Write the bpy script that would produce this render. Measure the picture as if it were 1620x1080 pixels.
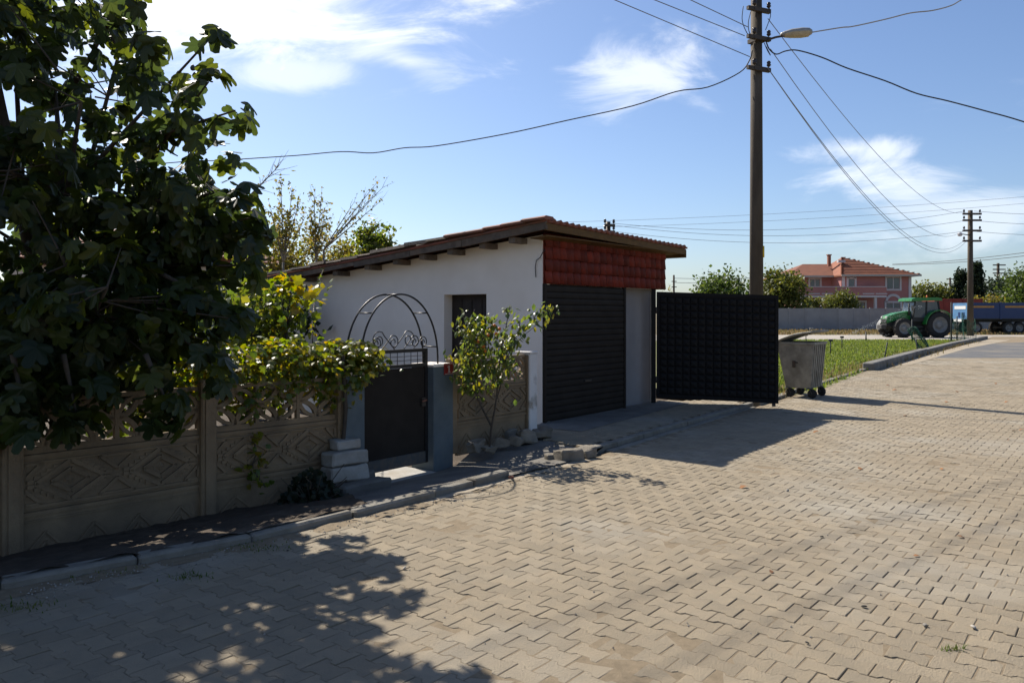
import bpy, bmesh, math, random
import numpy as np
from mathutils import Vector, Matrix, noise as mnoise

for o in list(bpy.data.objects):
    bpy.data.objects.remove(o)
scene = bpy.context.scene
col = scene.collection
random.seed(7)
rng = np.random.default_rng(11)

# ------------------------------------------------------------------ camera
F, HOR, CX, CH = 1236.0, 495.0, 810.0, 1.75      # focal length and horizon in photo pixels, eye height in metres
cam_data = bpy.data.cameras.new('camera')
cam = bpy.data.objects.new('camera', cam_data)
col.objects.link(cam)
cam.location = (0, 0, CH)
cam.rotation_euler = (math.radians(90), 0, 0)
cam_data.sensor_width = 36.0
cam_data.lens = 36.0 * F / 1620.0
cam_data.shift_y = -(540 - HOR) / 1620.0
cam_data.clip_end = 3000
cam_data.clip_start = 0.05
scene.camera = cam

# ------------------------------------------------------------------ sky and sun
SUN_AZ = math.radians(-37.0)                     # left of the view axis
SUN_EL = math.radians(45.0)
world = bpy.data.worlds.new('World')
scene.world = world
world.use_nodes = True
wt = world.node_tree
wt.nodes.clear()

def wn(t, **kw):
    n = wt.nodes.new(t)
    for k, v in kw.items():
        setattr(n, k, v)
    return n

def wmath(op, a, b=None, clamp=False):
    n = wn('ShaderNodeMath', operation=op, use_clamp=clamp)
    for i, v in enumerate((a, b)):
        if v is None:
            continue
        if isinstance(v, (int, float)):
            n.inputs[i].default_value = v
        else:
            wt.links.new(v, n.inputs[i])
    return n.outputs[0]

sky = wn('ShaderNodeTexSky', sky_type='NISHITA')
sky.sun_disc = False
sky.sun_elevation = SUN_EL
sky.sun_rotation = SUN_AZ
sky.altitude = 50
sky.air_density = 1.0
sky.dust_density = 0.9
sky.ozone_density = 1.4
tc = wn('ShaderNodeTexCoord')
sep = wn('ShaderNodeSeparateXYZ')
wt.links.new(tc.outputs['Generated'], sep.inputs[0])
ay = wmath('MAXIMUM', wmath('ABSOLUTE', sep.outputs[1]), 0.05)
U = wmath('DIVIDE', sep.outputs[0], ay)
V = wmath('DIVIDE', sep.outputs[2], ay)
comb = wn('ShaderNodeCombineXYZ')
wt.links.new(U, comb.inputs[0]); wt.links.new(V, comb.inputs[1])
stretch = wn('ShaderNodeVectorMath', operation='MULTIPLY')
wt.links.new(comb.outputs[0], stretch.inputs[0]); stretch.inputs[1].default_value = (5.0, 13.0, 1.0)
nz = wn('ShaderNodeTexNoise'); nz.inputs['Scale'].default_value = 1.0; nz.inputs['Detail'].default_value = 8; nz.inputs['Roughness'].default_value = 0.62
nz.inputs['Distortion'].default_value = 0.6
wt.links.new(stretch.outputs[0], nz.inputs['Vector'])
nzc = wmath('MULTIPLY', wmath('SUBTRACT', nz.outputs['Fac'], 0.5), 3.6)
cloud = None
for (x, y, a, b, s, rot) in [(330, 15, 440, 105, 0.85, 0.0), (640, 95, 150, 34, 0.55, -0.22), (430, 118, 200, 40, 0.5, 0.0),
                        (1020, 112, 120, 58, 0.62, 0.25), (1120, 170, 60, 18, 0.3, -0.3), (1350, 236, 120, 26, 0.6, 0.0),
                        (1430, 286, 160, 38, 0.62, 0.06), (1520, 345, 240, 60, 0.42, 0.1), (700, -260, 500, 100, 0.5, 0.0),
                        (-700, 200, 500, 200, 0.6, 0.0), (2300, 150, 500, 120, 0.5, 0.0)]:
    u0, v0 = (x - CX) / F, (HOR - y) / F
    du = wmath('SUBTRACT', U, u0); dv = wmath('SUBTRACT', V, v0)
    c, sn = math.cos(rot), math.sin(rot)
    p = wmath('MULTIPLY', wmath('ADD', wmath('MULTIPLY', du, c), wmath('MULTIPLY', dv, sn)), F / a)
    q = wmath('MULTIPLY', wmath('SUBTRACT', wmath('MULTIPLY', dv, c), wmath('MULTIPLY', du, sn)), F / b)
    r = wmath('SQRT', wmath('ADD', wmath('MULTIPLY', p, p), wmath('MULTIPLY', q, q)))
    r = wmath('ADD', r, nzc)
    mr = wn('ShaderNodeMapRange', interpolation_type='SMOOTHERSTEP')
    wt.links.new(r, mr.inputs[0])
    mr.inputs[1].default_value = 1.25; mr.inputs[2].default_value = -0.1
    mr.inputs[3].default_value = 0.0; mr.inputs[4].default_value = s
    cloud = mr.outputs[0] if cloud is None else wmath('MAXIMUM', cloud, mr.outputs[0])
above = wmath('MULTIPLY', wmath('MULTIPLY', sep.outputs[2], 12.0, True), cloud)
mix = wn('ShaderNodeMix', data_type='RGBA')
wt.links.new(above, mix.inputs[0])
tint = wn('ShaderNodeVectorMath', operation='MULTIPLY')
wt.links.new(sky.outputs[0], tint.inputs[0]); tint.inputs[1].default_value = (.83, .92, 1.09)
wt.links.new(tint.outputs[0], mix.inputs[6])
mix.inputs[7].default_value = (10.5, 10.7, 11.0, 1)
bg = wn('ShaderNodeBackground'); bg.inputs[1].default_value = 0.072
wt.links.new(mix.outputs[2], bg.inputs[0])
wo = wn('ShaderNodeOutputWorld')
wt.links.new(bg.outputs[0], wo.inputs[0])

sun_data = bpy.data.lights.new('sun', 'SUN')
sun_data.energy = 5.0
sun_data.angle = math.radians(0.55)
sun_data.color = (1.0, 0.93, 0.82)
sun = bpy.data.objects.new('sun', sun_data)
col.objects.link(sun)
sun_vec = Vector((math.sin(SUN_AZ) * math.cos(SUN_EL), math.cos(SUN_AZ) * math.cos(SUN_EL), math.sin(SUN_EL)))
sun.rotation_euler = (-sun_vec).to_track_quat('-Z', 'Y').to_euler()
sun.location = sun_vec * 60

scene.render.engine = 'CYCLES'
vs = scene.view_settings
vs.view_transform = 'Standard'
vs.look = 'None'
vs.exposure = 0.8
vs.gamma = 1.0

# ------------------------------------------------------------------ helpers
def G(x, y, z=0.0):
    """photo pixel -> point on the level z"""
    Y = (CH - z) * F / (y - HOR)
    return Vector(((x - CX) / F * Y, Y, z))

def A(x, y, Y):
    """photo pixel at a known depth"""
    return Vector(((x - CX) / F * Y, Y, CH + (HOR - y) / F * Y))

def tag(o, label=None, cat=None, group=None, kind=None):
    if label: o['label'] = label
    if cat: o['category'] = cat
    if group: o['group'] = group
    if kind: o['kind'] = kind
    return o

def empty(name, loc, rz=0.0, label=None, cat=None, group=None):
    o = bpy.data.objects.new(name, None)
    o.empty_display_size = 0.2
    col.objects.link(o)
    o.location = loc
    o.rotation_euler = (0, 0, rz)
    return tag(o, label, cat, group)

def link(name, me, parent=None, loc=(0, 0, 0), rot=(0, 0, 0), scale=None):
    o = bpy.data.objects.new(name, me)
    col.objects.link(o)
    o.parent = parent
    o.location = loc
    o.rotation_euler = rot
    if scale is not None:
        o.scale = scale
    return o

class MB:
    def __init__(s):
        s.v = []; s.f = []; s.sm = []
    def add(s, vs, fs, smooth=False):
        n = len(s.v)
        s.v += [tuple(p) for p in vs]
        s.f += [tuple(i + n for i in f) for f in fs]
        s.sm += [smooth] * len(fs)
        return s
    def box(s, c, d, rot=None, b=0.0):
        """box by centre and size; b chamfers the vertical and top edges a little"""
        hx, hy, hz = d[0] / 2, d[1] / 2, d[2] / 2
        if b > 0:
            b = min(b, hx * .8, hy * .8, hz * .8)
            rings = []
            for z, i in ((-hz, b), (-hz + b, 0), (hz - b, 0), (hz, b)):
                x, y = hx - i, hy - i
                k = b if i == 0 else b * .6
                rings.append([(-x + k, -y, z), (x - k, -y, z), (x, -y + k, z), (x, y - k, z), (x - k, y, z), (-x + k, y, z), (-x, y - k, z), (-x, -y + k, z)])
            vs = [p for r in rings for p in r]
            fs = [tuple(range(7, -1, -1)), tuple(range(24, 32))]
            for r in range(3):
                for i in range(8):
                    j = (i + 1) % 8
                    fs.append((r * 8 + i, r * 8 + j, r * 8 + 8 + j, r * 8 + 8 + i))
        else:
            vs = [(x, y, z) for z in (-hz, hz) for (x, y) in ((-hx, -hy), (hx, -hy), (hx, hy), (-hx, hy))]
            fs = [(3, 2, 1, 0), (4, 5, 6, 7), (0, 1, 5, 4), (1, 2, 6, 5), (2, 3, 7, 6), (3, 0, 4, 7)]
        c = Vector(c)
        if rot is not None:
            vs = [rot @ Vector(p) + c for p in vs]
        else:
            vs = [Vector(p) + c for p in vs]
        return s.add(vs, fs)
    def bb(s, x0, x1, y0, y1, z0, z1, b=0.0):
        return s.box(((x0 + x1) / 2, (y0 + y1) / 2, (z0 + z1) / 2), (abs(x1 - x0), abs(y1 - y0), abs(z1 - z0)), None, b)
    def bar(s, p, q, w, h, up=(0, 0, 1)):
        p, q = Vector(p), Vector(q)
        x = (q - p); L = x.length; x.normalize()
        y = Vector(up).cross(x)
        if y.length < 1e-4: y = Vector((0, 1, 0)).cross(x)
        y.normalize(); z = x.cross(y)
        M = Matrix((x, y, z)).transposed()
        return s.box((p + q) / 2, (L, w, h), M)
    def tube(s, pts, r, n=8, cap=True, smooth=True):
        pts = [Vector(p) for p in pts]
        if isinstance(r, (int, float)): r = [r] * len(pts)
        vs = []; prev = None
        for i, p in enumerate(pts):
            t = (pts[min(i + 1, len(pts) - 1)] - pts[max(i - 1, 0)])
            if t.length < 1e-9: t = Vector((0, 0, 1))
            t.normalize()
            if prev is None:
                a = Vector((0, 0, 1)) if abs(t.z) < .9 else Vector((1, 0, 0))
                u = a.cross(t).normalized()
            else:
                u = prev - t * prev.dot(t)
                if u.length < 1e-6: u = Vector((1, 0, 0)).cross(t)
                u.normalize()
            prev = u
            w = t.cross(u)
            for k in range(n):
                an = 2 * math.pi * k / n
                vs.append(p + (u * math.cos(an) + w * math.sin(an)) * r[i])
        fs = []
        for i in range(len(pts) - 1):
            for k in range(n):
                j = (k + 1) % n
                fs.append((i * n + k, i * n + j, i * n + n + j, i * n + n + k))
        s.add(vs, fs, smooth)
        if cap:
            m = len(s.v) - len(vs)
            s.f.append(tuple(m + k for k in range(n - 1, -1, -1))); s.sm.append(False)
            e = m + (len(pts) - 1) * n
            s.f.append(tuple(e + k for k in range(n))); s.sm.append(False)
        return s
    def lathe(s, prof, n=20, axis='Z', c=(0, 0, 0), smooth=True):
        """prof: list of (r, h) along the axis"""
        vs = []
        for (r, h) in prof:
            for k in range(n):
                an = 2 * math.pi * k / n
                x, y = r * math.cos(an), r * math.sin(an)
                p = {'Z': (x, y, h), 'Y': (x, h, y), 'X': (h, x, y)}[axis]
                vs.append((p[0] + c[0], p[1] + c[1], p[2] + c[2]))
        fs = []
        for i in range(len(prof) - 1):
            for k in range(n):
                j = (k + 1) % n
                q = (i * n + k, i * n + j, i * n + n + j, i * n + n + k)
                fs.append(q if axis != 'Y' else q[::-1])
        return s.add(vs, fs, smooth)
    def prism(s, poly, axis, a, b):
        """extrude a 2D polygon along an axis from a to b; X: (y,z), Y: (x,z), Z: (x,y)"""
        n = len(poly)
        def p3(p, t):
            return {'X': (t, p[0], p[1]), 'Y': (p[0], t, p[1]), 'Z': (p[0], p[1], t)}[axis]
        vs = [p3(p, a) for p in poly] + [p3(p, b) for p in poly]
        fs = [tuple(range(n - 1, -1, -1)), tuple(range(n, 2 * n))]
        for i in range(n):
            j = (i + 1) % n
            fs.append((i, j, n + j, n + i))
        return s.add(vs, fs)
    def arc(s, c, r, a0, a1, w, y0, y1, n=10, sx=1.0, sz=1.0):
        """flat ring segment in the local XZ plane with depth y0..y1"""
        vs = []
        for i in range(n + 1):
            t = a0 + (a1 - a0) * i / n
            for rr in (r - w / 2, r + w / 2):
                for y in (y0, y1):
                    vs.append((c[0] + rr * math.cos(t) * sx, y, c[1] + rr * math.sin(t) * sz))
        fs = []
        for i in range(n):
            o = i * 4
            fs += [(o, o + 4, o + 6, o + 2), (o + 1, o + 3, o + 7, o + 5), (o, o + 1, o + 5, o + 4), (o + 2, o + 6, o + 7, o + 3)]
        fs += [(0, 2, 3, 1), (n * 4, n * 4 + 1, n * 4 + 3, n * 4 + 2)]
        return s.add(vs, fs)
    def mesh(s, name, m):
        me = bpy.data.meshes.new(name)
        me.from_pydata(s.v, [], s.f)
        me.polygons.foreach_set('use_smooth', s.sm)
        bm = bmesh.new(); bm.from_mesh(me)
        bmesh.ops.recalc_face_normals(bm, faces=bm.faces)
        bm.to_mesh(me); bm.free()
        if m: me.materials.append(m)
        me.update()
        return me
    def build(s, name, m, parent=None, loc=(0, 0, 0), rot=(0, 0, 0)):
        return link(name, s.mesh(name, m), parent, loc, rot)

def np_mesh(name, V, Fc, m, smooth=False):
    me = bpy.data.meshes.new(name)
    V = np.asarray(V, dtype=np.float64)
    me.from_pydata(V.tolist(), [], Fc if isinstance(Fc, list) else Fc.tolist())
    if smooth:
        me.polygons.foreach_set('use_smooth', [True] * len(me.polygons))
    me.materials.append(m)
    me.update()
    return me

def scatter(name, tv, tf, P, R, S, m, parent=None):
    """many copies of one small template (tv, tf) joined: positions P, rotation matrices R, scales S"""
    tv = np.asarray(tv, float)
    k = len(tv)
    V = np.einsum('nij,kj->nki', np.asarray(R), tv) * np.asarray(S)[:, None, None] + np.asarray(P)[:, None, :]
    V = V.reshape(-1, 3)
    fc = []
    for i in range(len(P)):
        o = i * k
        for f in tf:
            fc.append([a + o for a in f])
    return link(name, np_mesh(name, V, fc, m), parent)

def frame_from(nrm, tip):
    """rotation matrices with local z = nrm, local y as close to tip as can be"""
    nrm = nrm / np.maximum(np.linalg.norm(nrm, axis=1, keepdims=True), 1e-9)
    y = tip - nrm * np.sum(tip * nrm, axis=1, keepdims=True)
    y = y / np.maximum(np.linalg.norm(y, axis=1, keepdims=True), 1e-6)
    x = np.cross(y, nrm)
    return np.stack([x, y, nrm], axis=2)

# ------------------------------------------------------------------ materials
MATS = {}
def mat(name, c1, c2=None, scale=6.0, rough=0.85, bump=0.0, bscale=None, metal=0.0, c3=None, s3=0.6, rnd=0.0, spec=0.35, detail=6.0, stretch=None, thr=(0.35, 0.65), t3=(0.5, 0.72)):
    """two or three colours mixed by noise in object space, optional per-piece variation and bump"""
    m = bpy.data.materials.new(name); m.use_nodes = True
    nt = m.node_tree; N = nt.nodes; L = nt.links
    b = N['Principled BSDF']
    b.inputs['Roughness'].default_value = rough
    b.inputs['Metallic'].default_value = metal
    b.inputs['Specular IOR Level'].default_value = spec
    geo = N.new('ShaderNodeNewGeometry')
    vec = geo.outputs['Position']
    if stretch:
        vm = N.new('ShaderNodeVectorMath'); vm.operation = 'MULTIPLY'; vm.inputs[1].default_value = stretch
        L.new(vec, vm.inputs[0]); vec = vm.outputs[0]
    def noise(sc, det=detail, ro=0.6):
        n = N.new('ShaderNodeTexNoise'); n.inputs['Scale'].default_value = sc; n.inputs['Detail'].default_value = det; n.inputs['Roughness'].default_value = ro
        L.new(vec, n.inputs['Vector']); return n.outputs['Fac']
    def mixc(f, a, bb):
        x = N.new('ShaderNodeMix'); x.data_type = 'RGBA'
        L.new(f, x.inputs[0])
        for i, v in ((6, a), (7, bb)):
            if isinstance(v, tuple): x.inputs[i].default_value = (*v, 1)
            else: L.new(v, x.inputs[i])
        return x.outputs[2]
    def ramp(f, a, bb):
        r = N.new('ShaderNodeMapRange'); L.new(f, r.inputs[0]); r.inputs[1].default_value = a; r.inputs[2].default_value = bb
        return r.outputs[0]
    c = c1
    if c2: c = mixc(ramp(noise(scale), *thr), c1, c2)
    if c3: c = mixc(ramp(noise(s3, 4), *t3), c, c3)
    if rnd > 0:
        oi = N.new('ShaderNodeObjectInfo')
        ad = N.new('ShaderNodeMath'); ad.operation = 'ADD'; L.new(geo.outputs['Random Per Island'], ad.inputs[0]); L.new(oi.outputs['Random'], ad.inputs[1])
        fr = N.new('ShaderNodeMath'); fr.operation = 'FRACT'; L.new(ad.outputs[0], fr.inputs[0])
        mr = N.new('ShaderNodeMapRange'); L.new(fr.outputs[0], mr.inputs[0]); mr.inputs[3].default_value = 1 - rnd; mr.inputs[4].default_value = 1 + rnd
        hv = N.new('ShaderNodeHueSaturation'); L.new(mr.outputs[0], hv.inputs['Value'])
        if isinstance(c, tuple): hv.inputs['Color'].default_value = (*c, 1)
        else: L.new(c, hv.inputs['Color'])
        c = hv.outputs[0]
    if isinstance(c, tuple): b.inputs['Base Color'].default_value = (*c, 1)
    else: L.new(c, b.inputs['Base Color'])
    if bump > 0:
        bn = N.new('ShaderNodeBump'); bn.inputs['Strength'].default_value = bump; bn.inputs['Distance'].default_value = 0.02
        L.new(noise(bscale or scale * 4, 8, 0.7), bn.inputs['Height']); L.new(bn.outputs[0], b.inputs['Normal'])
    MATS[name] = m
    return m

def leaf_mat(name, cols, trans=0.45, rough=0.45, spec=0.4):
    m = bpy.data.materials.new(name); m.use_nodes = True
    nt = m.node_tree; N = nt.nodes; L = nt.links
    b = N['Principled BSDF']; out = N['Material Output']
    geo = N.new('ShaderNodeNewGeometry'); oi = N.new('ShaderNodeObjectInfo')
    ad = N.new('ShaderNodeMath'); ad.operation = 'ADD'; L.new(geo.outputs['Random Per Island'], ad.inputs[0]); L.new(oi.outputs['Random'], ad.inputs[1])
    fr = N.new('ShaderNodeMath'); fr.operation = 'FRACT'; L.new(ad.outputs[0], fr.inputs[0])
    cr = N.new('ShaderNodeValToRGB'); L.new(fr.outputs[0], cr.inputs[0])
    el = cr.color_ramp.elements
    el[0].position = 0.0; el[0].color = (*cols[0], 1)
    el[1].position = 1.0; el[1].color = (*cols[-1], 1)
    for i in range(1, len(cols) - 1):
        e = el.new(i / (len(cols) - 1)); e.color = (*cols[i], 1)
    b.inputs['Roughness'].default_value = rough
    b.inputs['Specular IOR Level'].default_value = spec
    L.new(cr.outputs[0], b.inputs['Base Color'])
    tr = N.new('ShaderNodeBsdfTranslucent')
    hs = N.new('ShaderNodeHueSaturation'); hs.inputs['Hue'].default_value = 0.485; hs.inputs['Saturation'].default_value = 1.15; hs.inputs['Value'].default_value = 2.2
    L.new(cr.outputs[0], hs.inputs['Color']); L.new(hs.outputs[0], tr.inputs['Color'])
    mx = N.new('ShaderNodeMixShader'); mx.inputs[0].default_value = trans
    L.new(b.outputs[0], mx.inputs[1]); L.new(tr.outputs[0], mx.inputs[2]); L.new(mx.outputs[0], out.inputs['Surface'])
    MATS[name] = m
    return m

mat('paver', (.262, .213, .145), (.215, .180, .128), 7, .92, .7, 90, c3=(.285, .258, .208), s3=.45, rnd=.10, thr=(.3, .7), t3=(.50, .72))
mat('paver_far', (.235, .193, .132), (.20, .166, .118), 1.3, .9, .3, 30, c3=(.25, .222, .175), s3=.25)
mat('joint_sand', (.16, .125, .08), (.22, .17, .11), 14, .95, .6, 120)
mat('ground', (.21, .16, .10), (.16, .13, .075), 1.2, .95, .6, 12, c3=(.11, .13, .05), s3=.12)
mat('soil', (.075, .055, .038), (.045, .034, .024), 7, .98, .9, 40, c3=(.11, .085, .06), s3=2.5)
mat('dust', (.30, .255, .19), (.24, .20, .145), 3, .95, .4, 25)
mat('asphalt', (.075, .078, .085), (.11, .105, .10), 2, .9, .4, 60, c3=(.17, .15, .12), s3=.35)
mat('dirt_road', (.33, .30, .26), (.27, .24, .20), .8, .95, .3, 12)
mat('field_soil', (.11, .14, .035), (.17, .13, .07), .9, .95, .6, 12, c3=(.09, .13, .03), s3=.35)
mat('kerb', (.215, .20, .17), (.16, .148, .125), 7, .92, .7, 60, rnd=.10, c3=(.12, .10, .072), s3=1.7)
mat('old_concrete', (.17, .158, .138), (.12, .11, .097), 3, .93, .6, 40, c3=(.085, .076, .065), s3=.9, rnd=.08)
mat('fence_concrete', (.245, .178, .108), (.19, .137, .084), 5, .92, .6, 55, c3=(.13, .098, .064), s3=1.2, rnd=.08)
mat('white_slab', (.34, .325, .30), (.25, .24, .215), 6, .88, .5, 45, c3=(.25, .22, .18), s3=2.2, rnd=.08)
mat('white_wall', (.80, .735, .665), (.755, .69, .62), 1.6, .88, .15, 60, c3=(.70, .63, .55), s3=.5)
mat('shaded_white_wall', (.23, .22, .22), (.20, .19, .19), 2, .9, .15, 60)  # white wall strip beside the shutter, its deep shade put into the colour
mat('pilaster_wall', (.66, .63, .60), (.58, .55, .52), 3, .9, .3, 50, c3=(.30, .26, .21), s3=2.6, t3=(.62, .72))
mat('blue_wall', (.105, .128, .138), (.082, .102, .112), 5, .8, .4, 60, c3=(.135, .15, .15), s3=1.4, t3=(.56, .75))
mat('black_paint', (.024, .020, .017), (.031, .026, .022), 4, .6, .08, 60, spec=.05)
mat('gate_blue', (.0085, .0080, .0085), (.012, .011, .0115), 3, .55, .1, 60, spec=.12)
mat('black_iron', (.02, .02, .022), (.035, .03, .028), 20, .42, .1, 120, metal=.4)
mat('rusty_edge', (.06, .065, .068), (.10, .085, .07), 18, .8, .5, 60)
mat('dark_door', (.018, .014, .012), (.03, .022, .018), 6, .7, .2, 60)
mat('red_tile', (.16, .022, .011), (.10, .018, .012), 7, .7, .35, 50, rnd=.28, spec=.2)
mat('roof_red', (.26, .085, .055), (.17, .075, .055), 5, .8, .3, 40, c3=(.12, .08, .06), s3=1.1)
mat('fascia_wood', (.13, .068, .014), (.085, .043, .010), 6, .75, .3, 60, stretch=(1, 1, 5))
mat('grey_wood', (.15, .118, .092), (.085, .066, .052), 9, .9, .8, 45, c3=(.17, .115, .08), s3=1.8, rnd=.1)
mat('pole_concrete', (.075, .058, .040), (.055, .043, .030), 6, .9, .4, 50, c3=(.12, .10, .078), s3=.8, stretch=(1, 1, .25))
mat('dark_steel', (.055, .05, .046), (.08, .06, .045), 14, .6, .2, 80, metal=.5)
mat('cable', (.035, .036, .038), None, rough=.6)
mat('grey_cable', (.30, .30, .30), None, rough=.5)
mat('wire_metal', (.20, .20, .21), None, rough=.5, metal=.4)
mat('porcelain', (.03, .022, .02), None, rough=.2)
mat('lamp_shell', (.34, .33, .30), (.26, .25, .23), 10, .5, .1, 60, metal=.2)
mat('lamp_glass', (.42, .38, .28), (.34, .30, .22), 12, .3)
mat('yellow_paint', (.62, .42, .02), (.5, .34, .02), 15, .6)
mat('galvanised', (.27, .26, .225), (.20, .19, .165), 7, .6, .25, 50, metal=.35, c3=(.13, .12, .10), s3=2.6, thr=(.4, .6))
mat('rubber', (.018, .018, .018), (.03, .028, .026), 20, .85, .3, 80)
mat('caster', (.07, .068, .065), (.045, .04, .036), 20, .7)
mat('sign_red', (.22, .012, .012), (.17, .01, .01), 20, .45)
mat('sign_white', (.38, .30, .29), None, rough=.5)
mat('stone', (.20, .175, .14), (.13, .115, .093), 6, .93, .7, 40, rnd=.15)
mat('brick_red', (.28, .12, .08), (.2, .09, .06), 8, .9, .6, 40)
mat('bark', (.075, .06, .045), (.045, .037, .03), 14, .95, .7, 50, stretch=(1, 1, .3))
mat('pale_bark', (.20, .18, .145), (.14, .125, .10), 14, .9, .5, 50)
mat('pink_wall', (.36, .165, .150), (.32, .145, .135), .8, .9, .1, 10)
mat('house_white', (.46, .44, .45), None, rough=.8)
mat('house_tile', (.215, .080, .042), (.165, .060, .034), 1.2, .85, .2, 6, rnd=.14)
mat('glass', (.045, .06, .075), (.08, .095, .11), .8, .08, spec=.6)
mat('wall_panel', (.30, .295, .29), (.25, .245, .245), 1.0, .92, .2, 8, rnd=.08)
mat('tractor_green', (.018, .165, .028), (.015, .14, .025), 3, .35, spec=.5)
mat('tractor_dark', (.02, .022, .02), (.03, .03, .028), 6, .7)
mat('rim', (.22, .22, .21), (.15, .145, .14), 6, .5)
mat('orange_glass', (.65, .13, .02), None, rough=.3)
mat('trailer_blue', (.012, .034, .115), (.018, .040, .12), 2, .45, rnd=.06)
mat('trailer_light_blue', (.09, .21, .37), (.075, .17, .31), 3, .45)
mat('trailer_white', (.6, .6, .58), None, rough=.6)
mat('trailer_stripe', (.42, .20, .035), (.30, .16, .04), 4, .5)
mat('trailer_red', (.27, .04, .022), (.20, .032, .02), 2, .6, rnd=.08)
mat('net_green', (.012, .085, .05), (.01, .06, .04), 10, .7)
mat('stake', (.03, .035, .035), None, rough=.7)
mat('beam', (.19, .18, .165), (.12, .115, .105), 3, .92, .6, 30, c3=(.06, .056, .05), s3=.8)
mat('bush_fruit', (.55, .12, .02), (.60, .22, .03), 30, .5)
mat('fig_fruit', (.05, .07, .03), (.05, .035, .05), 30, .5)
mat('dry_leaf', (.28, .13, .05), (.20, .10, .05), 30, .9, rnd=.3)
mat('pebble', (.22, .20, .17), (.30, .28, .25), 30, .9, rnd=.3)
mat('water_drop', (.8, .82, .84), None, rough=.2)
leaf_mat('fig_leaf', [(.018, .030, .012), (.034, .050, .012), (.022, .036, .014), (.060, .074, .012), (.026, .042, .013)], .50, .42, .42)
leaf_mat('vine_leaf', [(.045, .08, .014), (.085, .125, .016), (.16, .16, .018), (.055, .095, .016), (.22, .16, .018), (.085, .12, .018)], .5, .4, .5)
leaf_mat('bush_leaf', [(.06, .095, .022), (.10, .13, .03), (.17, .16, .025), (.05, .085, .02), (.085, .12, .03)], .42, .35, .5)
leaf_mat('shrub_leaf', [(.045, .075, .016), (.10, .125, .02), (.06, .095, .02), (.15, .14, .025)], .45, .45, .4)
leaf_mat('autumn_leaf', [(.12, .115, .026), (.09, .10, .022), (.16, .125, .03), (.075, .09, .02), (.19, .15, .05)], .45, .5, .35)
leaf_mat('tree_leaf', [(.035, .06, .016), (.055, .085, .02), (.045, .07, .018), (.075, .10, .025)], .35, .5, .3)
leaf_mat('olive_leaf', [(.075, .09, .022), (.055, .075, .02), (.11, .11, .025), (.07, .085, .022)], .35, .5, .3)
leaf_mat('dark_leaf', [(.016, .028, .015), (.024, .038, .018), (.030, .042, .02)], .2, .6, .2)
leaf_mat('grass', [(.080, .125, .028), (.11, .155, .035), (.145, .165, .045), (.09, .13, .030)], .35, .6, .2)
leaf_mat('dry_grass', [(.19, .14, .07), (.15, .115, .055), (.10, .10, .035), (.20, .15, .085)], .3, .7, .2)
leaf_mat('weed', [(.05, .085, .02), (.08, .11, .025), (.11, .12, .03)], .3, .6, .2)
M = MATS

# ------------------------------------------------------------------ street frame
RZ = math.atan2(.7802, .6255)                     # the street runs this way; local x along it, local y into the property
DV = Vector((.6255, .7802, 0)); NV = Vector((-.7802, .6255, 0))
def S(o, x, y, z=0.0):
    """street-frame point: o + x along the street + y into the property"""
    return Vector(o) + DV * x + NV * y + Vector((0, 0, z))

K = [Vector(p) for p in [(-9.5, -1.5), (-6.4, 1.9), (-4.55, 3.85), (-3.22, 4.92), (-1.98, 5.96), (-.72, 7.41), (1.0, 9.53), (4.43, 14.40), (11.5, 24.9), (35.7, 58.0)]]
def kerb_x(Y):
    for a, b in zip(K[:-1], K[1:]):
        if a.y <= Y <= b.y:
            t = (Y - a.y) / (b.y - a.y)
            return a.x + (b.x - a.x) * t
    return K[0].x if Y < K[0].y else K[-1].x
def in_poly(x, y, poly):
    ins = False
    n = len(poly)
    for i in range(n):
        x1, y1 = poly[i][0], poly[i][1]; x2, y2 = poly[(i + 1) % n][0], poly[(i + 1) % n][1]
        if (y1 > y) != (y2 > y) and x < (x2 - x1) * (y - y1) / (y2 - y1) + x1:
            ins = not ins
    return ins

def sheet(name, poly, z, m, kind='structure'):
    me = bpy.data.meshes.new(name)
    me.from_pydata([(p[0], p[1], z) for p in poly], [], [tuple(range(len(poly)))])
    me.materials.append(M[m])
    if me.polygons[0].normal.z < 0: me.flip_normals()
    o = link(name, me)
    return tag(o, kind=kind)

LOWZ = -.1475                                       # the garden and its gate lie a little below the road
LK = (CH - LOWZ) / (CH - .1)
def low(p):
    """a point first read off at kerb level, put where the same sight line meets the lower garden level"""
    p = Vector(p); return Vector((p.x * LK, p.y * LK, CH + (p.z - CH) * LK))
def settle(o):
    o.location = low(o.location); o.scale = (LK, LK, LK); return o
# ------------------------------------------------------------------ ground, roads
yard = [S((K[i].x, K[i].y, 0), 0, .06)[:2] for i in range(1, 8)] + [(5.0, 15.6), (3.2, 24), (-24, 26), (-900, 26), (-900, 2), (-24, 2)]
sheet('ground', [(900, -200), (900, 1500), (-900, 1500)] + [yard[i] for i in (10, 9, 8, 7, 6, 5, 4, 3, 2, 1, 0, 12, 11)] + [(-900, -200)], -.06, 'ground')
road_edge = [(k.x, k.y) for k in K]
road = sheet('road', road_edge + [(48, 58), (30, 30), (16, 10), (9, -1.5)], -.0055, 'joint_sand')
sheet('far_paving', [G(1392, 582), G(1418, 571), G(1440, 563), G(1800, 563), G(1800, 592), G(1700, 597), G(1500, 590)], -.003, 'paver_far')
sheet('asphalt', [G(1432, 566), G(1475, 552), G(1530, 544), G(1640, 541), G(1900, 541), G(1900, 569), G(1600, 566)], .001, 'asphalt')
sheet('dirt_road', [(-20, 50), (36, 50), (37, 56), (60, 50), (130, 47), (140, 63), (-20, 63)], -.02, 'dirt_road')

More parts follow.
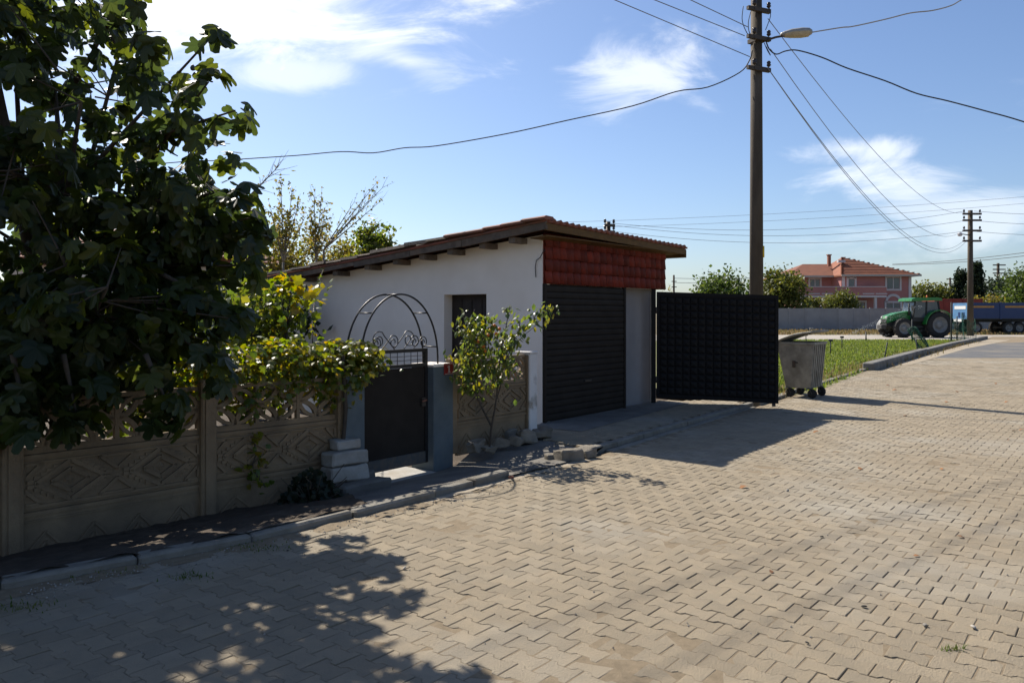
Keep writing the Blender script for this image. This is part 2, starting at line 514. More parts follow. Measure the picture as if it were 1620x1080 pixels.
sheet('dirt_edge', [G(1400, 579), G(1425, 572), G(1468, 560), G(1510, 549), G(1560, 537), G(1600, 538), G(1530, 551), G(1478, 566), G(1440, 577)], .004, 'dust')
# pavers: each an I-shaped block, rows laid across the street in running bond
PA, PB, AMP = .2, .14, .0125
def paver_template(gap=.0065, bev=.0035, depth=.035, full=True, side=.0016):
    a, w = PA / 2 - gap / 2, PB / 2 - side / 2
    e = [(-a, w + AMP), (-.3 * PA, w + AMP), (-.2 * PA, w - AMP), (.2 * PA, w - AMP), (.3 * PA, w + AMP), (a, w + AMP)]
    out = e + [(x, -y) for (x, y) in reversed(e)]
    n = len(out)
    if not full:
        return [(x, y, 0) for x, y in out], [tuple(range(n - 1, -1, -1))]
    ins = [(x - math.copysign(bev, x) if abs(x) > .09 else x, y - math.copysign(bev, y)) for x, y in out]
    vs = [(x, y, 0) for x, y in ins] + [(x, y, -bev * .8) for x, y in out] + [(x, y, -depth) for x, y in out]
    fs = [tuple(range(n - 1, -1, -1))]
    for i in range(n):
        j = (i + 1) % n
        fs.append((i, j, n + j, n + i)); fs.append((n + i, n + j, 2 * n + j, 2 * n + i))
    return vs, fs
pv, pf = paver_template()
pv2, pf2 = paver_template(gap=.006, full=False)
PX = -NV                                            # paver long axis: across the street
def lay_pavers(test, i0, i1, j0, j1, org, z0):
    near = []
    for i in range(i0, i1):
        for j in range(j0, j1):
            p = Vector(org) + DV * (i * PB) + PX * (j * PA + (PA / 2 if i % 2 else 0))
            if test(p.x, p.y):
                near.append((p.x, p.y, z0))
    return np.array(near)
def paver_rots(n, jit=.015, tilt=.013):
    ang = rng.normal(0, jit, n) + math.atan2(PX.y, PX.x)
    tx, ty = rng.normal(0, tilt, n), rng.normal(0, tilt, n)
    c, s = np.cos(ang), np.sin(ang)
    R = np.zeros((n, 3, 3))
    R[:, 0, 0] = c; R[:, 0, 1] = -s; R[:, 1, 0] = s; R[:, 1, 1] = c; R[:, 2, 2] = 1
    T = np.zeros((n, 3, 3)); T[:, 0, 0] = T[:, 1, 1] = T[:, 2, 2] = 1
    T[:, 2, 0] = tx; T[:, 2, 1] = ty; T[:, 0, 2] = -tx; T[:, 1, 2] = -ty
    return R @ T
def on_road(x, y):
    if y < 2.6 or y > 30 or x < kerb_x(y) + .13: return False
    return abs(x) < .66 * y + 1.3 and x > kerb_x(y) + .12
P = lay_pavers(on_road, -60, 260, -10, 75, (-4.5, 3.85, 0), 0.0)
Z = np.array([mnoise.noise(Vector((p[0] * .9, p[1] * .9, 3))) * .0065 for p in P])
P[:, 2] = Z + rng.normal(0, .0012, len(P)) - .001
Rm = paver_rots(len(P))
infr = (np.abs(P[:, 0] / P[:, 1]) < .655) & (P[:, 1] > 3.72)
dist = np.linalg.norm(P[:, :2], axis=1) + np.where(infr, 0, 1000)
order = np.argsort(dist)
single, rest = order[:300], order[300:]
pm = np_mesh('paver', pv, [list(f) for f in pf], M['paver'])
for i in single:
    o = link('paver', pm, road)
    o.matrix_local = Matrix.Translation(P[i]) @ Matrix(Rm[i].tolist()).to_4x4()
nearr = [i for i in rest if P[i, 1] < 15]
farr = [i for i in rest if P[i, 1] >= 15]
tag(scatter('paving_blocks', pv, pf, P[nearr], Rm[nearr], np.ones(len(nearr)), M['paver'], road), kind='stuff')
tag(scatter('paving_blocks', pv2, pf2, P[farr], Rm[farr], np.ones(len(farr)), M['paver'], road), kind='stuff')

# yard and driveway behind the kerb
OC = Vector((.466, 12.0, 0))                        # garage corner
sheet('yard', yard, -.24, 'soil')
drive_poly = [(1.05, 9.62), S((*K[6], 0), .15, .27)[:2], S((*K[7], 0), .3, .30)[:2], (4.75, 15.2), S(OC, 4.0, .0)[:2], S(OC, 0, -.0)[:2], (.30, 11.3), (.16, 11.02)]
drive = sheet('driveway', drive_poly, .045, 'joint_sand')
apron = sheet('garage_apron', [S(OC, -.35, -.95)[:2], S(OC, 3.9, -.55)[:2], S(OC, 3.9, .02)[:2], S(OC, 0, .02)[:2], S(OC, -.4, -.2)[:2]], .064, 'old_concrete')
Pd = lay_pavers(lambda x, y: in_poly(x, y, drive_poly), -30, 80, -40, 40, (0, 9.5, 0), .058)
tag(scatter('paving_blocks', pv, pf, Pd, paver_rots(len(Pd), .012, .012), np.ones(len(Pd)), M['paver'], drive), kind='stuff')

# soil bed at the foot of the panel fence, a bumpy strip
def bumpy_strip(name, inner, outer, m, n=70, k=14, amp=.03, z=.06, rise=.05):
    V, Fc = [], []
    def along(pl, t):
        L = [0]
        for a, b in zip(pl[:-1], pl[1:]): L.append(L[-1] + (Vector(b) - Vector(a)).length)
        s = t * L[-1]
        for i in range(len(pl) - 1):
            if s <= L[i + 1] + 1e-9:
                f = (s - L[i]) / (L[i + 1] - L[i]); return Vector(pl[i]).lerp(Vector(pl[i + 1]), f)
        return Vector(pl[-1])
    for i in range(n + 1):
        a, b = along(outer, i / n), along(inner, i / n)
        for j in range(k + 1):
            p = a.lerp(b, j / k)
            h = z + rise * j / k + amp * mnoise.noise(Vector((p.x * 5, p.y * 5, 1))) + amp * .5 * mnoise.noise(Vector((p.x * 17, p.y * 17, 5)))
            V.append((p.x, p.y, h))
    for i in range(n):
        for j in range(k):
            o = i * (k + 1) + j
            Fc.append([o, o + 1, o + k + 2, o + k + 1])
    me = np_mesh(name, V, Fc, M[m], True)
    bm = bmesh.new(); bm.from_mesh(me); bmesh.ops.recalc_face_normals(bm, faces=bm.faces)
    if sum(f.normal.z for f in bm.faces) < 0: bmesh.ops.reverse_faces(bm, faces=bm.faces)
    bm.to_mesh(me); bm.free()
    return link(name, me)
def koff(i, y): return S((*K[i], 0), 0, y)[:2]
FP = [Vector((-5.45, 3.25, 0)), Vector((-4.42, 4.30, 0)), Vector((-3.47, 5.40, 0)), Vector((-2.53, 6.44, 0)), Vector((-1.62, 7.36, 0))]   # fence posts
tag(bumpy_strip('soil_bed', [low(p)[:2] for p in [Vector((-6.6, 2.3, 0))] + FP], [koff(1, .06), koff(2, .06), koff(3, .06), koff(4, .06), (-1.27, 6.90)], 'soil', 110, 22, .026, .066, -.226), kind='structure')
# sidewalk falling from the kerb to the garden gate and levelling out at the driveway
def stations(name, st, m, n=24, k=16, amp=.006):
    V, Fc = [], []
    for a, b in zip(st[:-1], st[1:]):
        for i in range(n + (b is st[-1])):
            t = i / n; o = Vector(a[0]).lerp(Vector(b[0]), t); q = Vector(a[1]).lerp(Vector(b[1]), t)
            for j in range(k + 1):
                p = o.lerp(q, j / k); V.append((p.x, p.y, p.z + amp * mnoise.noise(p * 4) + amp * .5 * mnoise.noise(p * 13)))
    rows = len(V) // (k + 1)
    for i in range(rows - 1):
        for j in range(k):
            o = i * (k + 1) + j; Fc.append([o, o + 1, o + k + 2, o + k + 1])
    me = np_mesh(name, V, Fc, M[m], True)
    if sum(p.normal.z for p in me.polygons) < 0: me.flip_normals()
    return tag(link(name, me), kind='structure')
side_st = [((-1.36, 6.80, .055), (-1.80, 8.40, -.175)), ((-.84, 7.42, .05), (-.95, 9.46, -.175)), ((-.10, 8.2, .03), (-.70, 9.74, -.15)), ((.52, 8.94, .02), (-.50, 10.15, -.03)), ((1.06, 9.62, .03), (.17, 11.05, .052))]
stations('sidewalk', side_st, 'old_concrete')
stations('path', [((-1.80, 8.40, -.18), (-3.0, 9.6, -.22)), ((-.95, 9.46, -.18), (-2.1, 10.6, -.22))], 'old_concrete', 10, 8)
tag(bumpy_strip('dirt_patch', [S((*K[5], 0), -.5, .16)[:2], S((*K[5], 0), .9, .12)[:2], (.75, 9.55)], [(-.93, 7.02), (-.05, 8.12), (1.02, 9.38)], 'dust', 80, 8, .007, .001, .006), kind='structure')

tag(bumpy_strip('gutter_dirt', [(k.x, k.y) for k in K[1:6]], [(k.x + .15, k.y - .11) for k in K[1:6]], 'joint_sand', 160, 5, .010, .0, .004), kind='structure')
# kerb stones
kerb = empty('kerb', (0, 0, 0)); kerb['kind'] = 'structure'
def kerb_run(pts, L, w, h, m, sink=.06, off=0.0, jit=.006, name='kerb_stone', bev=.012):
    for a, b in zip(pts[:-1], pts[1:]):
        a, b = Vector((*a[:2], 0)), Vector((*b[:2], 0))
        D = b - a; n = max(1, round(D.length / L)); d = D.normalized(); nn = Vector((-d.y, d.x, 0))
        for i in range(n):
            p, q = a + D * (i / n), a + D * ((i + 1) / n)
            l = (q - p).length - .008
            me = MB().box((0, 0, 0), (l, w, h + sink), None, bev).mesh(name, M[m])
            c = (p + q) / 2 + nn * (w / 2 + off + random.gauss(0, jit))
            link(name, me, kerb, (c.x, c.y, (h - sink) / 2 + random.gauss(0, jit * .6)), (random.gauss(0, .01), random.gauss(0, .006), math.atan2(d.y, d.x) + random.gauss(0, .006)))
kerb_run([K[1], K[2], K[3], K[4], K[5]], .95, .14, .062, 'kerb', jit=.008, bev=.018)
kerb_run([K[5], S((*K[5], 0), 1.15, .02)], .5, .13, .075, 'kerb', jit=.012)
kerb_run([S((*K[6], 0), .05, .12), S((*K[7], 0), .35, .12)], .75, .12, .062, 'kerb', jit=.004)
kerb_run([S((*K[6], 0), .45, 0), S((*K[7], 0), .2, 0)], 1.3, .105, .006, 'kerb', sink=.05, jit=.002, name='gutter_slab', bev=.004)
kerb_run([S((*K[7], 0), .5, .05), K[8]], .9, .16, .05, 'kerb', jit=.015)
# raised concrete beams edging the field
beam = empty('edging_beam', (0, 0, 0)); beam['kind'] = 'structure'
bp = [G(1383, 586), G(1425, 573), G(1468, 560), G(1510, 548), G(1563, 536)]
for a, b in zip(bp[:-1], bp[1:]):
    d = (b - a); l = d.length
    me = MB().box((0, 0, 0), (l - .05, .34, .30), None, .03).mesh('beam_block', M['beam'])
    c = (a + b) / 2 + Vector((-d.y, d.x, 0)).normalized() * .17
    link('beam_block', me, beam, (c.x, c.y, .06 + random.uniform(-.02, .02)), (random.gauss(0, .03), 0, math.atan2(d.y, d.x)))

# green field beyond the gate
field_poly = [(5.25, 15.9), (6.9, 17.6), (11.2, 24.4), (19.0, 35.2), (29.5, 50.0), (4, 50), (1.5, 20.5)]
sheet('field', field_poly, .0, 'field_soil')
GT = [(-.5, 0, 0), (.5, 0, 0), (.28, .12, .55), (0, .35, 1.0), (-.28, .12, .55)]
GF = [(0, 1, 2, 4), (4, 2, 3)]
def blades(name, pts, hmin, hmax, wr, m, lean=.5, parent=None):
    n = len(pts)
    ang = rng.uniform(0, 2 * math.pi, n); h = rng.uniform(hmin, hmax, n); w = h * wr * rng.uniform(.6, 1.4, n); ln = rng.uniform(0, lean, n)
    c, s = np.cos(ang), np.sin(ang)
    tv = np.array(GT)
    X = tv[None, :, 0] * w[:, None]; Yb = tv[None, :, 1] * (h * ln * 2)[:, None]; Zb = tv[None, :, 2] * h[:, None]
    V = np.stack([X * c[:, None] - Yb * s[:, None] + pts[:, None, 0], X * s[:, None] + Yb * c[:, None] + pts[:, None, 1], Zb + pts[:, None, 2]], axis=2).reshape(-1, 3)
    fc = [[a + i * 5 for a in f] for i in range(n) for f in GF]
    return link(name, np_mesh(name, V, fc, M[m]), parent)
gp = []
while len(gp) < 42000:
    y = 15.9 + 34 * rng.random() ** 1.0; x = y * rng.uniform(.27, .62)
    if in_poly(x, y, field_poly):
        edge = x - (kerb_x(y) - 1.0 - .7 * mnoise.noise(Vector((x * .6, y * .6, 0))))
        if edge > 0 and rng.random() < .8: continue
        if mnoise.noise(Vector((x * .35, y * .35, 9))) < -.32 and rng.random() < .7: continue
        gp.append((x, y, 0.0))
tag(blades('grass', np.array(gp), .05, .13, .6, 'grass', .9), label='short bright green crop grass covering the field by the bin', cat='grass', kind='stuff')
dp = []
while len(dp) < 5200:
    y = rng.uniform(15.6, 48); x = kerb_x(y) + rng.normal(-.35, .45)
    if x > kerb_x(y) + (.05 if y < 25 else .8): continue
    if y > 25 and x > kerb_x(y) + .35 and rng.random() < .6: continue
    dp.append((x, y, -.005))
tag(blades('dry_grass', np.array(dp), .05, .18, .16, 'dry_grass', .8), label='dry yellow grass along the kerb and the concrete beams', cat='grass', kind='stuff')
bp2 = []
while len(bp2) < 9000:
    y = rng.uniform(64, 82); x = y * rng.uniform(.30, .80)
    bp2.append((x, y, -.06))
tag(blades('verge_grass', np.array(bp2), .06, .26, .6, 'dry_grass', .9), label='dry tan grass on the verge before the grey panel wall', cat='grass', kind='stuff')
# weeds along the kerb
wp = []
for (cx, cy, n, sp) in [(360, 862, 260, .16), (300, 912, 90, .10), (430, 868, 60, .08), (150, 905, 110, .14), (1508, 1026, 34, .03), (30, 960, 90, .12)]:
    c = G(cx, cy)
    for i in range(n):
        wp.append((c.x + rng.normal(0, sp), c.y + rng.normal(0, sp * .5), -.003))
tag(blades('kerb_weeds', np.array(wp), .010, .032, .35, 'weed', 1.8), label='low green weeds sprouting between the pavers', cat='weeds', kind='stuff')

# ------------------------------------------------------------------ garage
gar = empty('garage', OC, RZ, 'low white garage with sloping roof and red tile panel over a black shutter', 'garage')
ROOF0, RS, TILT = 3.10, .0878, -.022
def roofz(x, y): return ROOF0 - RS * (y + .35) + TILT * x
top = lambda y: roofz(0, y) - .12
MB().prism([(0, -.4), (1.13, -.4), (1.13, 2.06), (2.08, 2.06), (2.08, -.4), (6.7, -.4), (6.7, top(6.7)), (0, top(0))], 'X', 0, .2).build('side_wall', M['white_wall'], gar)
MB().prism([(2.39, 0), (3.797, 0), (3.797, 2.3), (2.39, 2.3)], 'Y', .22, .42).build('front_wall', M['shaded_white_wall'], gar)
MB().prism([(4.0, 2.2), (4.0, 2.9), (0.202, 2.93), (.202, 2.2)], 'Y', .0, .2).build('lintel', M['white_wall'], gar)
MB().prism([(.202, 0), (6.7, 0), (6.7, 2.25), (.202, 2.88)], 'X', 3.8, 3.998).build('side_wall', M['white_wall'], gar)
MB().bb(.2, 3.8, 6.5, 6.698, -.4, 2.3).build('rear_wall', M['white_wall'], gar)
# side doorway with a dark door standing in the reveal
dd = MB().bb(.2, .24, 1.10, 2.12, -.3, 2.10).build('door', M['dark_door'], gar)
for k in range(4):
    MB().bb(.188, .2, 1.17 + k * .225, 1.37 + k * .225, .12, 1.98).build('door_board', M['dark_door'], dd)
# roller shutter
sh = MB().bb(.012, 2.385, -.012, -.002, .07, 2.19).build('shutter', M['black_paint'], gar)
sl = MB().prism([(-.012, 0), (-.026, .012), (-.030, .05), (-.026, .088), (-.012, .1)], 'X', .012, 2.385).mesh('slat', M['black_paint'])
for k in range(21):
    link('slat', sl, sh, (0, 0, .08 + k * .1))
MB().bb(2.385, 2.44, -.045, .0, .06, 2.2).build('shutter_guide', M['black_paint'], sh)
MB().bb(.004, .05, -.05, .0, .06, 2.2).build('shutter_guide', M['black_paint'], sh)
MB().bb(1.12, 1.32, -.046, -.034, .62, .65).build('pull_handle', M['dark_steel'], sh)
# panel of red tiles above the shutter
tp = MB().bb(.015, 3.93, -.02, -.002, 2.2, 2.98).build('tile_panel', M['red_tile'], gar)
def barrel(w, h, lip=.03):
    mb = MB(); n = 6; vs = []
    for z, o in ((0, lip), (h * .92, .012), (h * 1.02, .0)):
        for i in range(n + 1):
            t = i / n
            vs.append((t * w, -.02 - o - .028 * math.sin(math.pi * t), z))
    for i in range(n + 1): vs.append((i / n * w, -.02, 0))
    fs = []
    for r in range(2):
        for i in range(n): fs.append((r * (n + 1) + i, r * (n + 1) + i + 1, (r + 1) * (n + 1) + i + 1, (r + 1) * (n + 1) + i))
    for i in range(n): fs.append((3 * (n + 1) + i, 3 * (n + 1) + i + 1, i + 1, i))
    mb.add(vs, fs, True)
    return mb.mesh('wall_tile', M['red_tile'])
bt = barrel(.194, .186)
for r in range(4):
    for k in range(20):
        link('wall_tile', bt, tp, (.02 + k * .1955 + random.gauss(0, .002), random.uniform(-.004, .0), 2.205 + r * .19 + random.gauss(0, .004)), (random.gauss(0, .012), random.gauss(0, .012), 0))
# roof: corrugated tile sheet with a wavy front edge
XL, XR, YF, YB = -.38, 4.24, -.35, 7.0
NW = 28; vs = []; fs = []
nx = NW * 6
for iy, y in enumerate((YF, YF + .3, 1.5, 3.3, 5.2, YB)):
    for ix in range(nx + 1):
        x = XL + (XR - XL) * ix / nx
        t = (ix % 6) / 6
        w = .036 * max(0, math.sin(math.pi * min(1, t * 1.6))) if t < .625 else 0
        sag = -.03 * math.sin(math.pi * (y - YF) / (YB - YF)) + .012 * mnoise.noise(Vector((x * .8, y * .9, 2)))
        vs.append((x, y, roofz(x, y) + w + sag + .012))
for iy in range(5):
    for ix in range(nx):
        o = iy * (nx + 1) + ix
        fs.append((o, o + 1, o + nx + 2, o + nx + 1))
nb = len(vs)
vs += [(x, y, z - .03) for (x, y, z) in vs]
fs += [tuple(nb + i for i in reversed(f)) for f in fs]
for ix in range(nx):
    fs.append((ix + 1, ix, nb + ix, nb + ix + 1))
    o = 5 * (nx + 1) + ix
    fs.append((o, o + 1, nb + o + 1, nb + o))
for iy in range(5):
    o = iy * (nx + 1); fs.append((o, o + nx + 1, nb + o + nx + 1, nb + o))
    o = iy * (nx + 1) + nx; fs.append((o + nx + 1, o, nb + o, nb + o + nx + 1))
rm = MB(); rm.add(vs, fs, True)
roof = rm.build('roof', M['roof_red'], gar)
# soffit and front fascia board
ft = Matrix.Rotation(-math.atan(TILT), 3, 'Y')
MB().box((1.93, -.315, roofz(1.93, -.33) - .080), (4.58, .03, .105), ft).build('fascia_board', M['fascia_wood'], gar)
MB().prism([(-.30, roofz(1.93, -.3) - .16), (0.0, roofz(1.93, 0) - .16), (0.0, roofz(1.93, 0) - .145), (-.30, roofz(1.93, -.3) - .145)], 'X', -.30, 4.17).build('soffit', M['fascia_wood'], gar)
MB().box((4.215, .0, roofz(4.2, 0) - .09), (.03, .66, .14)).build('fascia_board', M['fascia_wood'], gar)
# verge boards along the sloping side, weathered and uneven
ys = [-.33, 1.35, 2.55, 4.0, 5.5, 6.95]
for a, b in zip(ys[:-1], ys[1:]):
    p, q = Vector((-.345, a, roofz(-.35, a) - .07 + random.uniform(-.022, .018))), Vector((-.345, b - .01, roofz(-.35, b) - .07 + random.uniform(-.022, .018)))
    MB().bar(p, q, .05, .125 + random.uniform(-.02, .02)).build('verge_board', M['grey_wood'], gar)
for k, y in enumerate((.35, .95, 1.65, 2.3, 2.95, 3.7, 4.6, 5.6)):
    MB().box((-.15, y, roofz(-.15, y) - .175), (.33, .12, .085)).build('purlin_end', M['grey_wood'], gar)
vt = MB().prism([(-.10, 0), (.14, 0), (.15, .02), (.12, .05), (-.06, .055), (-.11, .03)], 'Y', 0, .44).mesh('verge_tile', M['roof_red'])
for k in range(5):
    y = -.37 + k * .40
    link('verge_tile', vt, roof, (-.33 + random.uniform(-.02, .02), y, roofz(-.35, y) + .02 + random.uniform(-.006, .010)), (.02 + random.gauss(-.085, .012), 0, random.gauss(0, .02)))
vt2 = MB().prism([(-.09, 0), (.12, 0), (.10, .035), (-.07, .04)], 'Y', 0, .55).mesh('verge_tile', M['grey_wood'])
for k in range(12):
    y = 1.62 + k * .45
    link('verge_tile', vt2, roof, (-.33 + random.uniform(-.03, .03), y, roofz(-.35, y) + .010 + random.uniform(-.01, .02)), (random.gauss(-.085, .03), random.gauss(0, .06), random.gauss(0, .04)), (1, random.uniform(.8, 1.1), random.uniform(.7, 1.5)))
MB().lathe([(0.001, .12), (.10, .10), (.22, .05), (.28, 0)], 9, c=(.1, 2.6, roofz(0, 2.6) + .03)).build('roof_patch', M['stone'], roof)
# thin cable clipped to the corner of the wall
MB().tube([(.02, -.03, 2.72), (-.03, -.02, 2.66), (-.03, .02, 2.6), (-.02, .1, 2.56), (-.02, .12, 2.45), (-.02, .11, 2.3)], .007, 5).build('wall_cable', M['cable'], gar)

# ------------------------------------------------------------------ big open gate leaf
hinge = Vector((2.72, 14.70, 0)); gend = Vector((4.90, 14.38, 0))
gd = gend - hinge; GL = gd.length
gate = empty('yard_gate', hinge, math.atan2(gd.y, gd.x), 'large black embossed sheet steel gate leaf swung open beside the garage', 'gate')
def tz(x): return 2.15 - .035 * x
def bz(x): return .165 - .035 * x
shear = Matrix(((1, 0, 0), (0, 1, 0), (-.035, 0, 1)))
gs = MB(); gs.box((GL / 2, 0, 1.157 - .0), (GL - .06, .012, 1.90)); gs.v = [tuple(shear @ Vector(p)) for p in gs.v]
gsheet = gs.build('sheet', M['gate_blue'], gate)
pp = MB(); w, h = .136, .125
pp.add([(-w / 2, 0, -h / 2), (w / 2, 0, -h / 2), (w / 2, 0, h / 2), (-w / 2, 0, h / 2), (-w * .36, -.013, -h * .36), (w * .36, -.013, -h * .36), (w * .36, -.013, h * .36), (-w * .36, -.013, h * .36), (0, -.024, 0)],
       [(0, 1, 5, 4), (1, 2, 6, 5), (2, 3, 7, 6), (3, 0, 4, 7), (4, 5, 8), (5, 6, 8), (6, 7, 8), (7, 4, 8)])
ppm = pp.mesh('embossed_square', M['gate_blue'])
for i in range(15):
    for j in range(14):
        x = .12 + i * .1405
        link('embossed_square', ppm, gsheet, (x, -.007, .30 + j * .1305 - .035 * x + .0), (0, 0.035, 0))
for nm, x0, x1, z0, z1 in (('frame_bar', 0, GL, 2.085, 2.15), ('frame_bar', 0, GL, .165, .225), ('frame_stile', .0, .055, .225, 2.085), ('frame_stile', GL - .055, GL, .225, 2.085)):
    f = MB(); f.bb(x0, x1, -.03, .03, z0, z1); f.v = [tuple(shear @ Vector(p)) for p in f.v]; f.build(nm, M['gate_blue'], gate)
MB().bb(GL - .11, GL - .05, -.02, .02, .03, .10).build('drop_bolt', M['dark_steel'], gate)
MB().bb(-.10, -.015, -.045, .04, .045, 2.2).build('hinge_post', M['gate_blue'], gate)
for z in (.5, 1.8):
    MB().tube([(-.008, -.02, z - .06), (-.008, -.02, z + .06)], .018, 8).build('hinge', M['dark_steel'], gate)

# ------------------------------------------------------------------ garden gate with its two blue pillars
PF = Vector((-.82, 8.20, 0))                        # front left corner of the pillar beside the gate's lock
def pillar(name, o, w, d, h, label):
    r = empty(name, o, RZ, label, 'pillar')
    MB().bb(0, w, 0, d, 0, h - .03, .008).build('shaft', M['blue_wall'], r)
    MB().bb(-.004, w + .004, -.004, d + .004, h - .03, h, .006).build('cap', M['white_wall'], r)
    return r
pr = pillar('gate_pillar', PF, .30, .34, 1.21, 'blue rendered gate pillar carrying the red number plate')
pl = pillar('gate_pillar', S(PF, -.935 - .24, 0), .24, .34, 1.19, 'blue rendered gate pillar overgrown by vine beside stacked kerb blocks')
settle(pr); settle(pl)
# number plate
np_ = empty('number_plate', S(PF, .155, -.004, 1.09), RZ, 'small red house number plate on the blue gate pillar', 'sign')
MB().bb(-.012, .128, -.012, 0, 0, .125, .004).build('plate', M['sign_red'], np_)
dg = MB(); dg.bb(.05, .068, -.0145, -.0122, .03, .10); dg.bb(.036, .05, -.0145, -.0122, .078, .092); dg.bb(.038, .080, -.0145, -.0122, .022, .03)
dg.build('digit', M['sign_white'], np_)
bd = MB(); bd.bb(-.006, .122, -.0142, -.0122, .006, .013); bd.bb(-.006, .122, -.0142, -.0122, .113, .119)
bd.build('border', M['sign_white'], np_)

settle(np_)
gg = empty('garden_gate', S(PF, -.935, .10), RZ, 'black steel garden gate with scroll top between the blue pillars', 'gate')
GW = .925
MB().bb(.035, GW - .035, -.006, .006, .20, 1.185).build('sheet', M['black_paint'], gg)
MB().bb(.035, GW - .035, -.022, -.0065, .185, .30).build('rust_strip', M['rusty_edge'], gg)
for a in ((.0, .035, .18, 1.38), (GW - .035, GW, .18, 1.38)):
    MB().bb(a[0], a[1], -.02, .02, a[2], a[3]).build('stile', M['black_iron'], gg)
for z in (.18, 1.19, 1.345):
    MB().bb(.035, GW - .035, -.018, .018, z, z + .035).build('rail', M['black_iron'], gg)
for k in range(1, 9):
    MB().tube([(.035 + k * .095, 0, 1.225), (.035 + k * .095, 0, 1.345)], .004, 5).build('grille_bar', M['black_iron'], gg)
for z in (1.262, 1.304):
    MB().tube([(.035, 0, z), (GW - .035, 0, z)], .0035, 5).build('grille_bar', M['black_iron'], gg)
MB().box((GW - .07, -.02, .82), (.05, .03, .09)).build('lock', M['dark_steel'], gg)
MB().tube([(GW - .06, -.02, .84), (GW - .06, -.06, .84), (GW - .12, -.065, .835)], .009, 6).build('handle', M['brick_red'], gg)
def scroll(x0, z0, flip, size, turn=0.0):
    pts = []
    for i in range(34):
        t = i / 33
        if t < .35:
            u = t / .35
            pts.append(Vector((u * size * .55, 0, u * size * .55)))
        else:
            u = (t - .35) / .65
            a = math.radians(130) - u * math.radians(520)
            r = size * .36 * (1 - .78 * u)
            pts.append(Vector((size * .80 + r * math.cos(a) * 1.0, 0, size * .36 + r * math.sin(a))))
    return [Vector((x0 + (-p.x if flip else p.x), 0, z0 + p.z)) for p in pts]
for (x0, fl, sz) in ((.10, False, .17), (.30, False, .20), (.47, True, .26), (.46, False, .26), (.60, False, .19), (.74, False, .17)):
    MB().tube(scroll(x0, 1.384, fl, sz), .0055, 5).build('scroll', M['black_iron'], gg)
settle(gg)
# double hoop arch standing on the pillars
ar = empty('gate_arch', S(PF, -.40, .12, 1.19), RZ, 'thin double hoop iron arch standing on the gate pillars', 'arch')
def hoop(t, y):
    a = math.pi * t
    return Vector((-.53 * math.cos(a), y, .05 + .70 * math.sin(a) ** .92 if math.sin(a) > 0 else 0))
for y in (-.05, .17):
    pts = [Vector((-.53, y, -.01))] + [hoop(i / 36, y) for i in range(37)] + [Vector((.53, y, -.01))]
    MB().tube(pts, .010, 6).build('hoop', M['black_iron'], ar)
for t in (.06, .25, .5, .75, .94):
    p, q = hoop(t, -.05), hoop(t, .17)
    MB().tube([p, q], .008, 6).build('cross_rod', M['black_iron'], ar)
settle(ar)
tag(settle(MB().bb(-.930, -.006, -.06, .60, 0, .092, .008).build('gate_threshold', M['white_slab'], None, PF, (0, 0, RZ))), 'pale concrete threshold slab under the garden gate', 'slab')
# ------------------------------------------------------------------ concrete panel fence
def relief_panel(w, h, style):
    mb = MB(); t = .02
    mb.bb(0, w, -t, t, 0, h)
    def strip(p, q, wd=.018, d=.018):
        p, q = Vector((p[0], -t - d / 2, p[1])), Vector((q[0], -t - d / 2, q[1]))
        mb.bar(p, q, d, wd, up=(0, 1, 0)) if False else mb.bar(p, q, wd, d, up=(0, -1, 0))
    strip((.0, h - .015), (w, h - .015), .028, .016); strip((.0, h - .055), (w, h - .055), .012); strip((.0, .03), (w, .03), .02)
    m = h / 2 - .01; q = h * .36
    cells = max(2, round(w / .62)); cw = w / cells
    for c in range(cells):
        cx = (c + .5) * cw
        for k, s in enumerate((1.0, .55)):
            hw, hh = cw * .36 * s, q * s
            P4 = [(cx - hw, m), (cx, m + hh), (cx + hw, m), (cx, m - hh)]
            for i in range(4): strip(P4[i], P4[(i + 1) % 4], .030)
        mb.add([(cx - .035, -t - .001, m), (cx, -t - .001, m + .04), (cx + .035, -t - .001, m), (cx, -t - .001, m - .04), (cx, -t - .014, m)], [(0, 1, 4), (1, 2, 4), (2, 3, 4), (3, 0, 4)])
    for c in range(cells + 1):
        cx = c * cw
        for sg in (-1, 1):
            tri = [(cx - cw * .2, m + sg * q), (cx, m + sg * q * .25), (cx + cw * .2, m + sg * q)]
            tri = [(min(max(x, .02), w - .02), z) for x, z in tri]
            for i in range(3): strip(tri[i], tri[(i + 1) % 3], .022)
            # stepped edge
            n = 5
            for dirx in (-1, 1):
                for i in range(n):
                    x = cx + dirx * cw * (.10 + .32 * i / n); z = m + sg * q * (.12 + .80 * i / n)
                    if .03 < x < w - .03: mb.box((x, -t - .006, z), (cw * .07, .012, .026))
    return mb.mesh('relief_panel', M['fence_concrete'])
def low_panel(w, h):
    mb = MB(); t = .02; mb.bb(0, w, -t, t, 0, h)
    n = max(3, round(w / .35)); cw = w / n
    mb.bb(0, w, -t - .014, -t + .001, h - .03, h - .002); mb.bb(0, w, -t - .010, -t + .001, h - .075, h - .06)
    for c in range(n):
        x = c * cw
        for (a, b) in (((x + .03, h * .25), (x + cw / 2, h * .62)), ((x + cw / 2, h * .62), (x + cw - .03, h * .25)), ((x + .06, h * .12), (x + cw / 2, h * .44)), ((x + cw / 2, h * .44), (x + cw - .06, h * .12))):
            mb.bar(Vector((a[0], -t - .006, a[1])), Vector((b[0], -t - .006, b[1])), .018, .012, up=(0, -1, 0))
    return mb.mesh('plinth_panel', M['fence_concrete'])
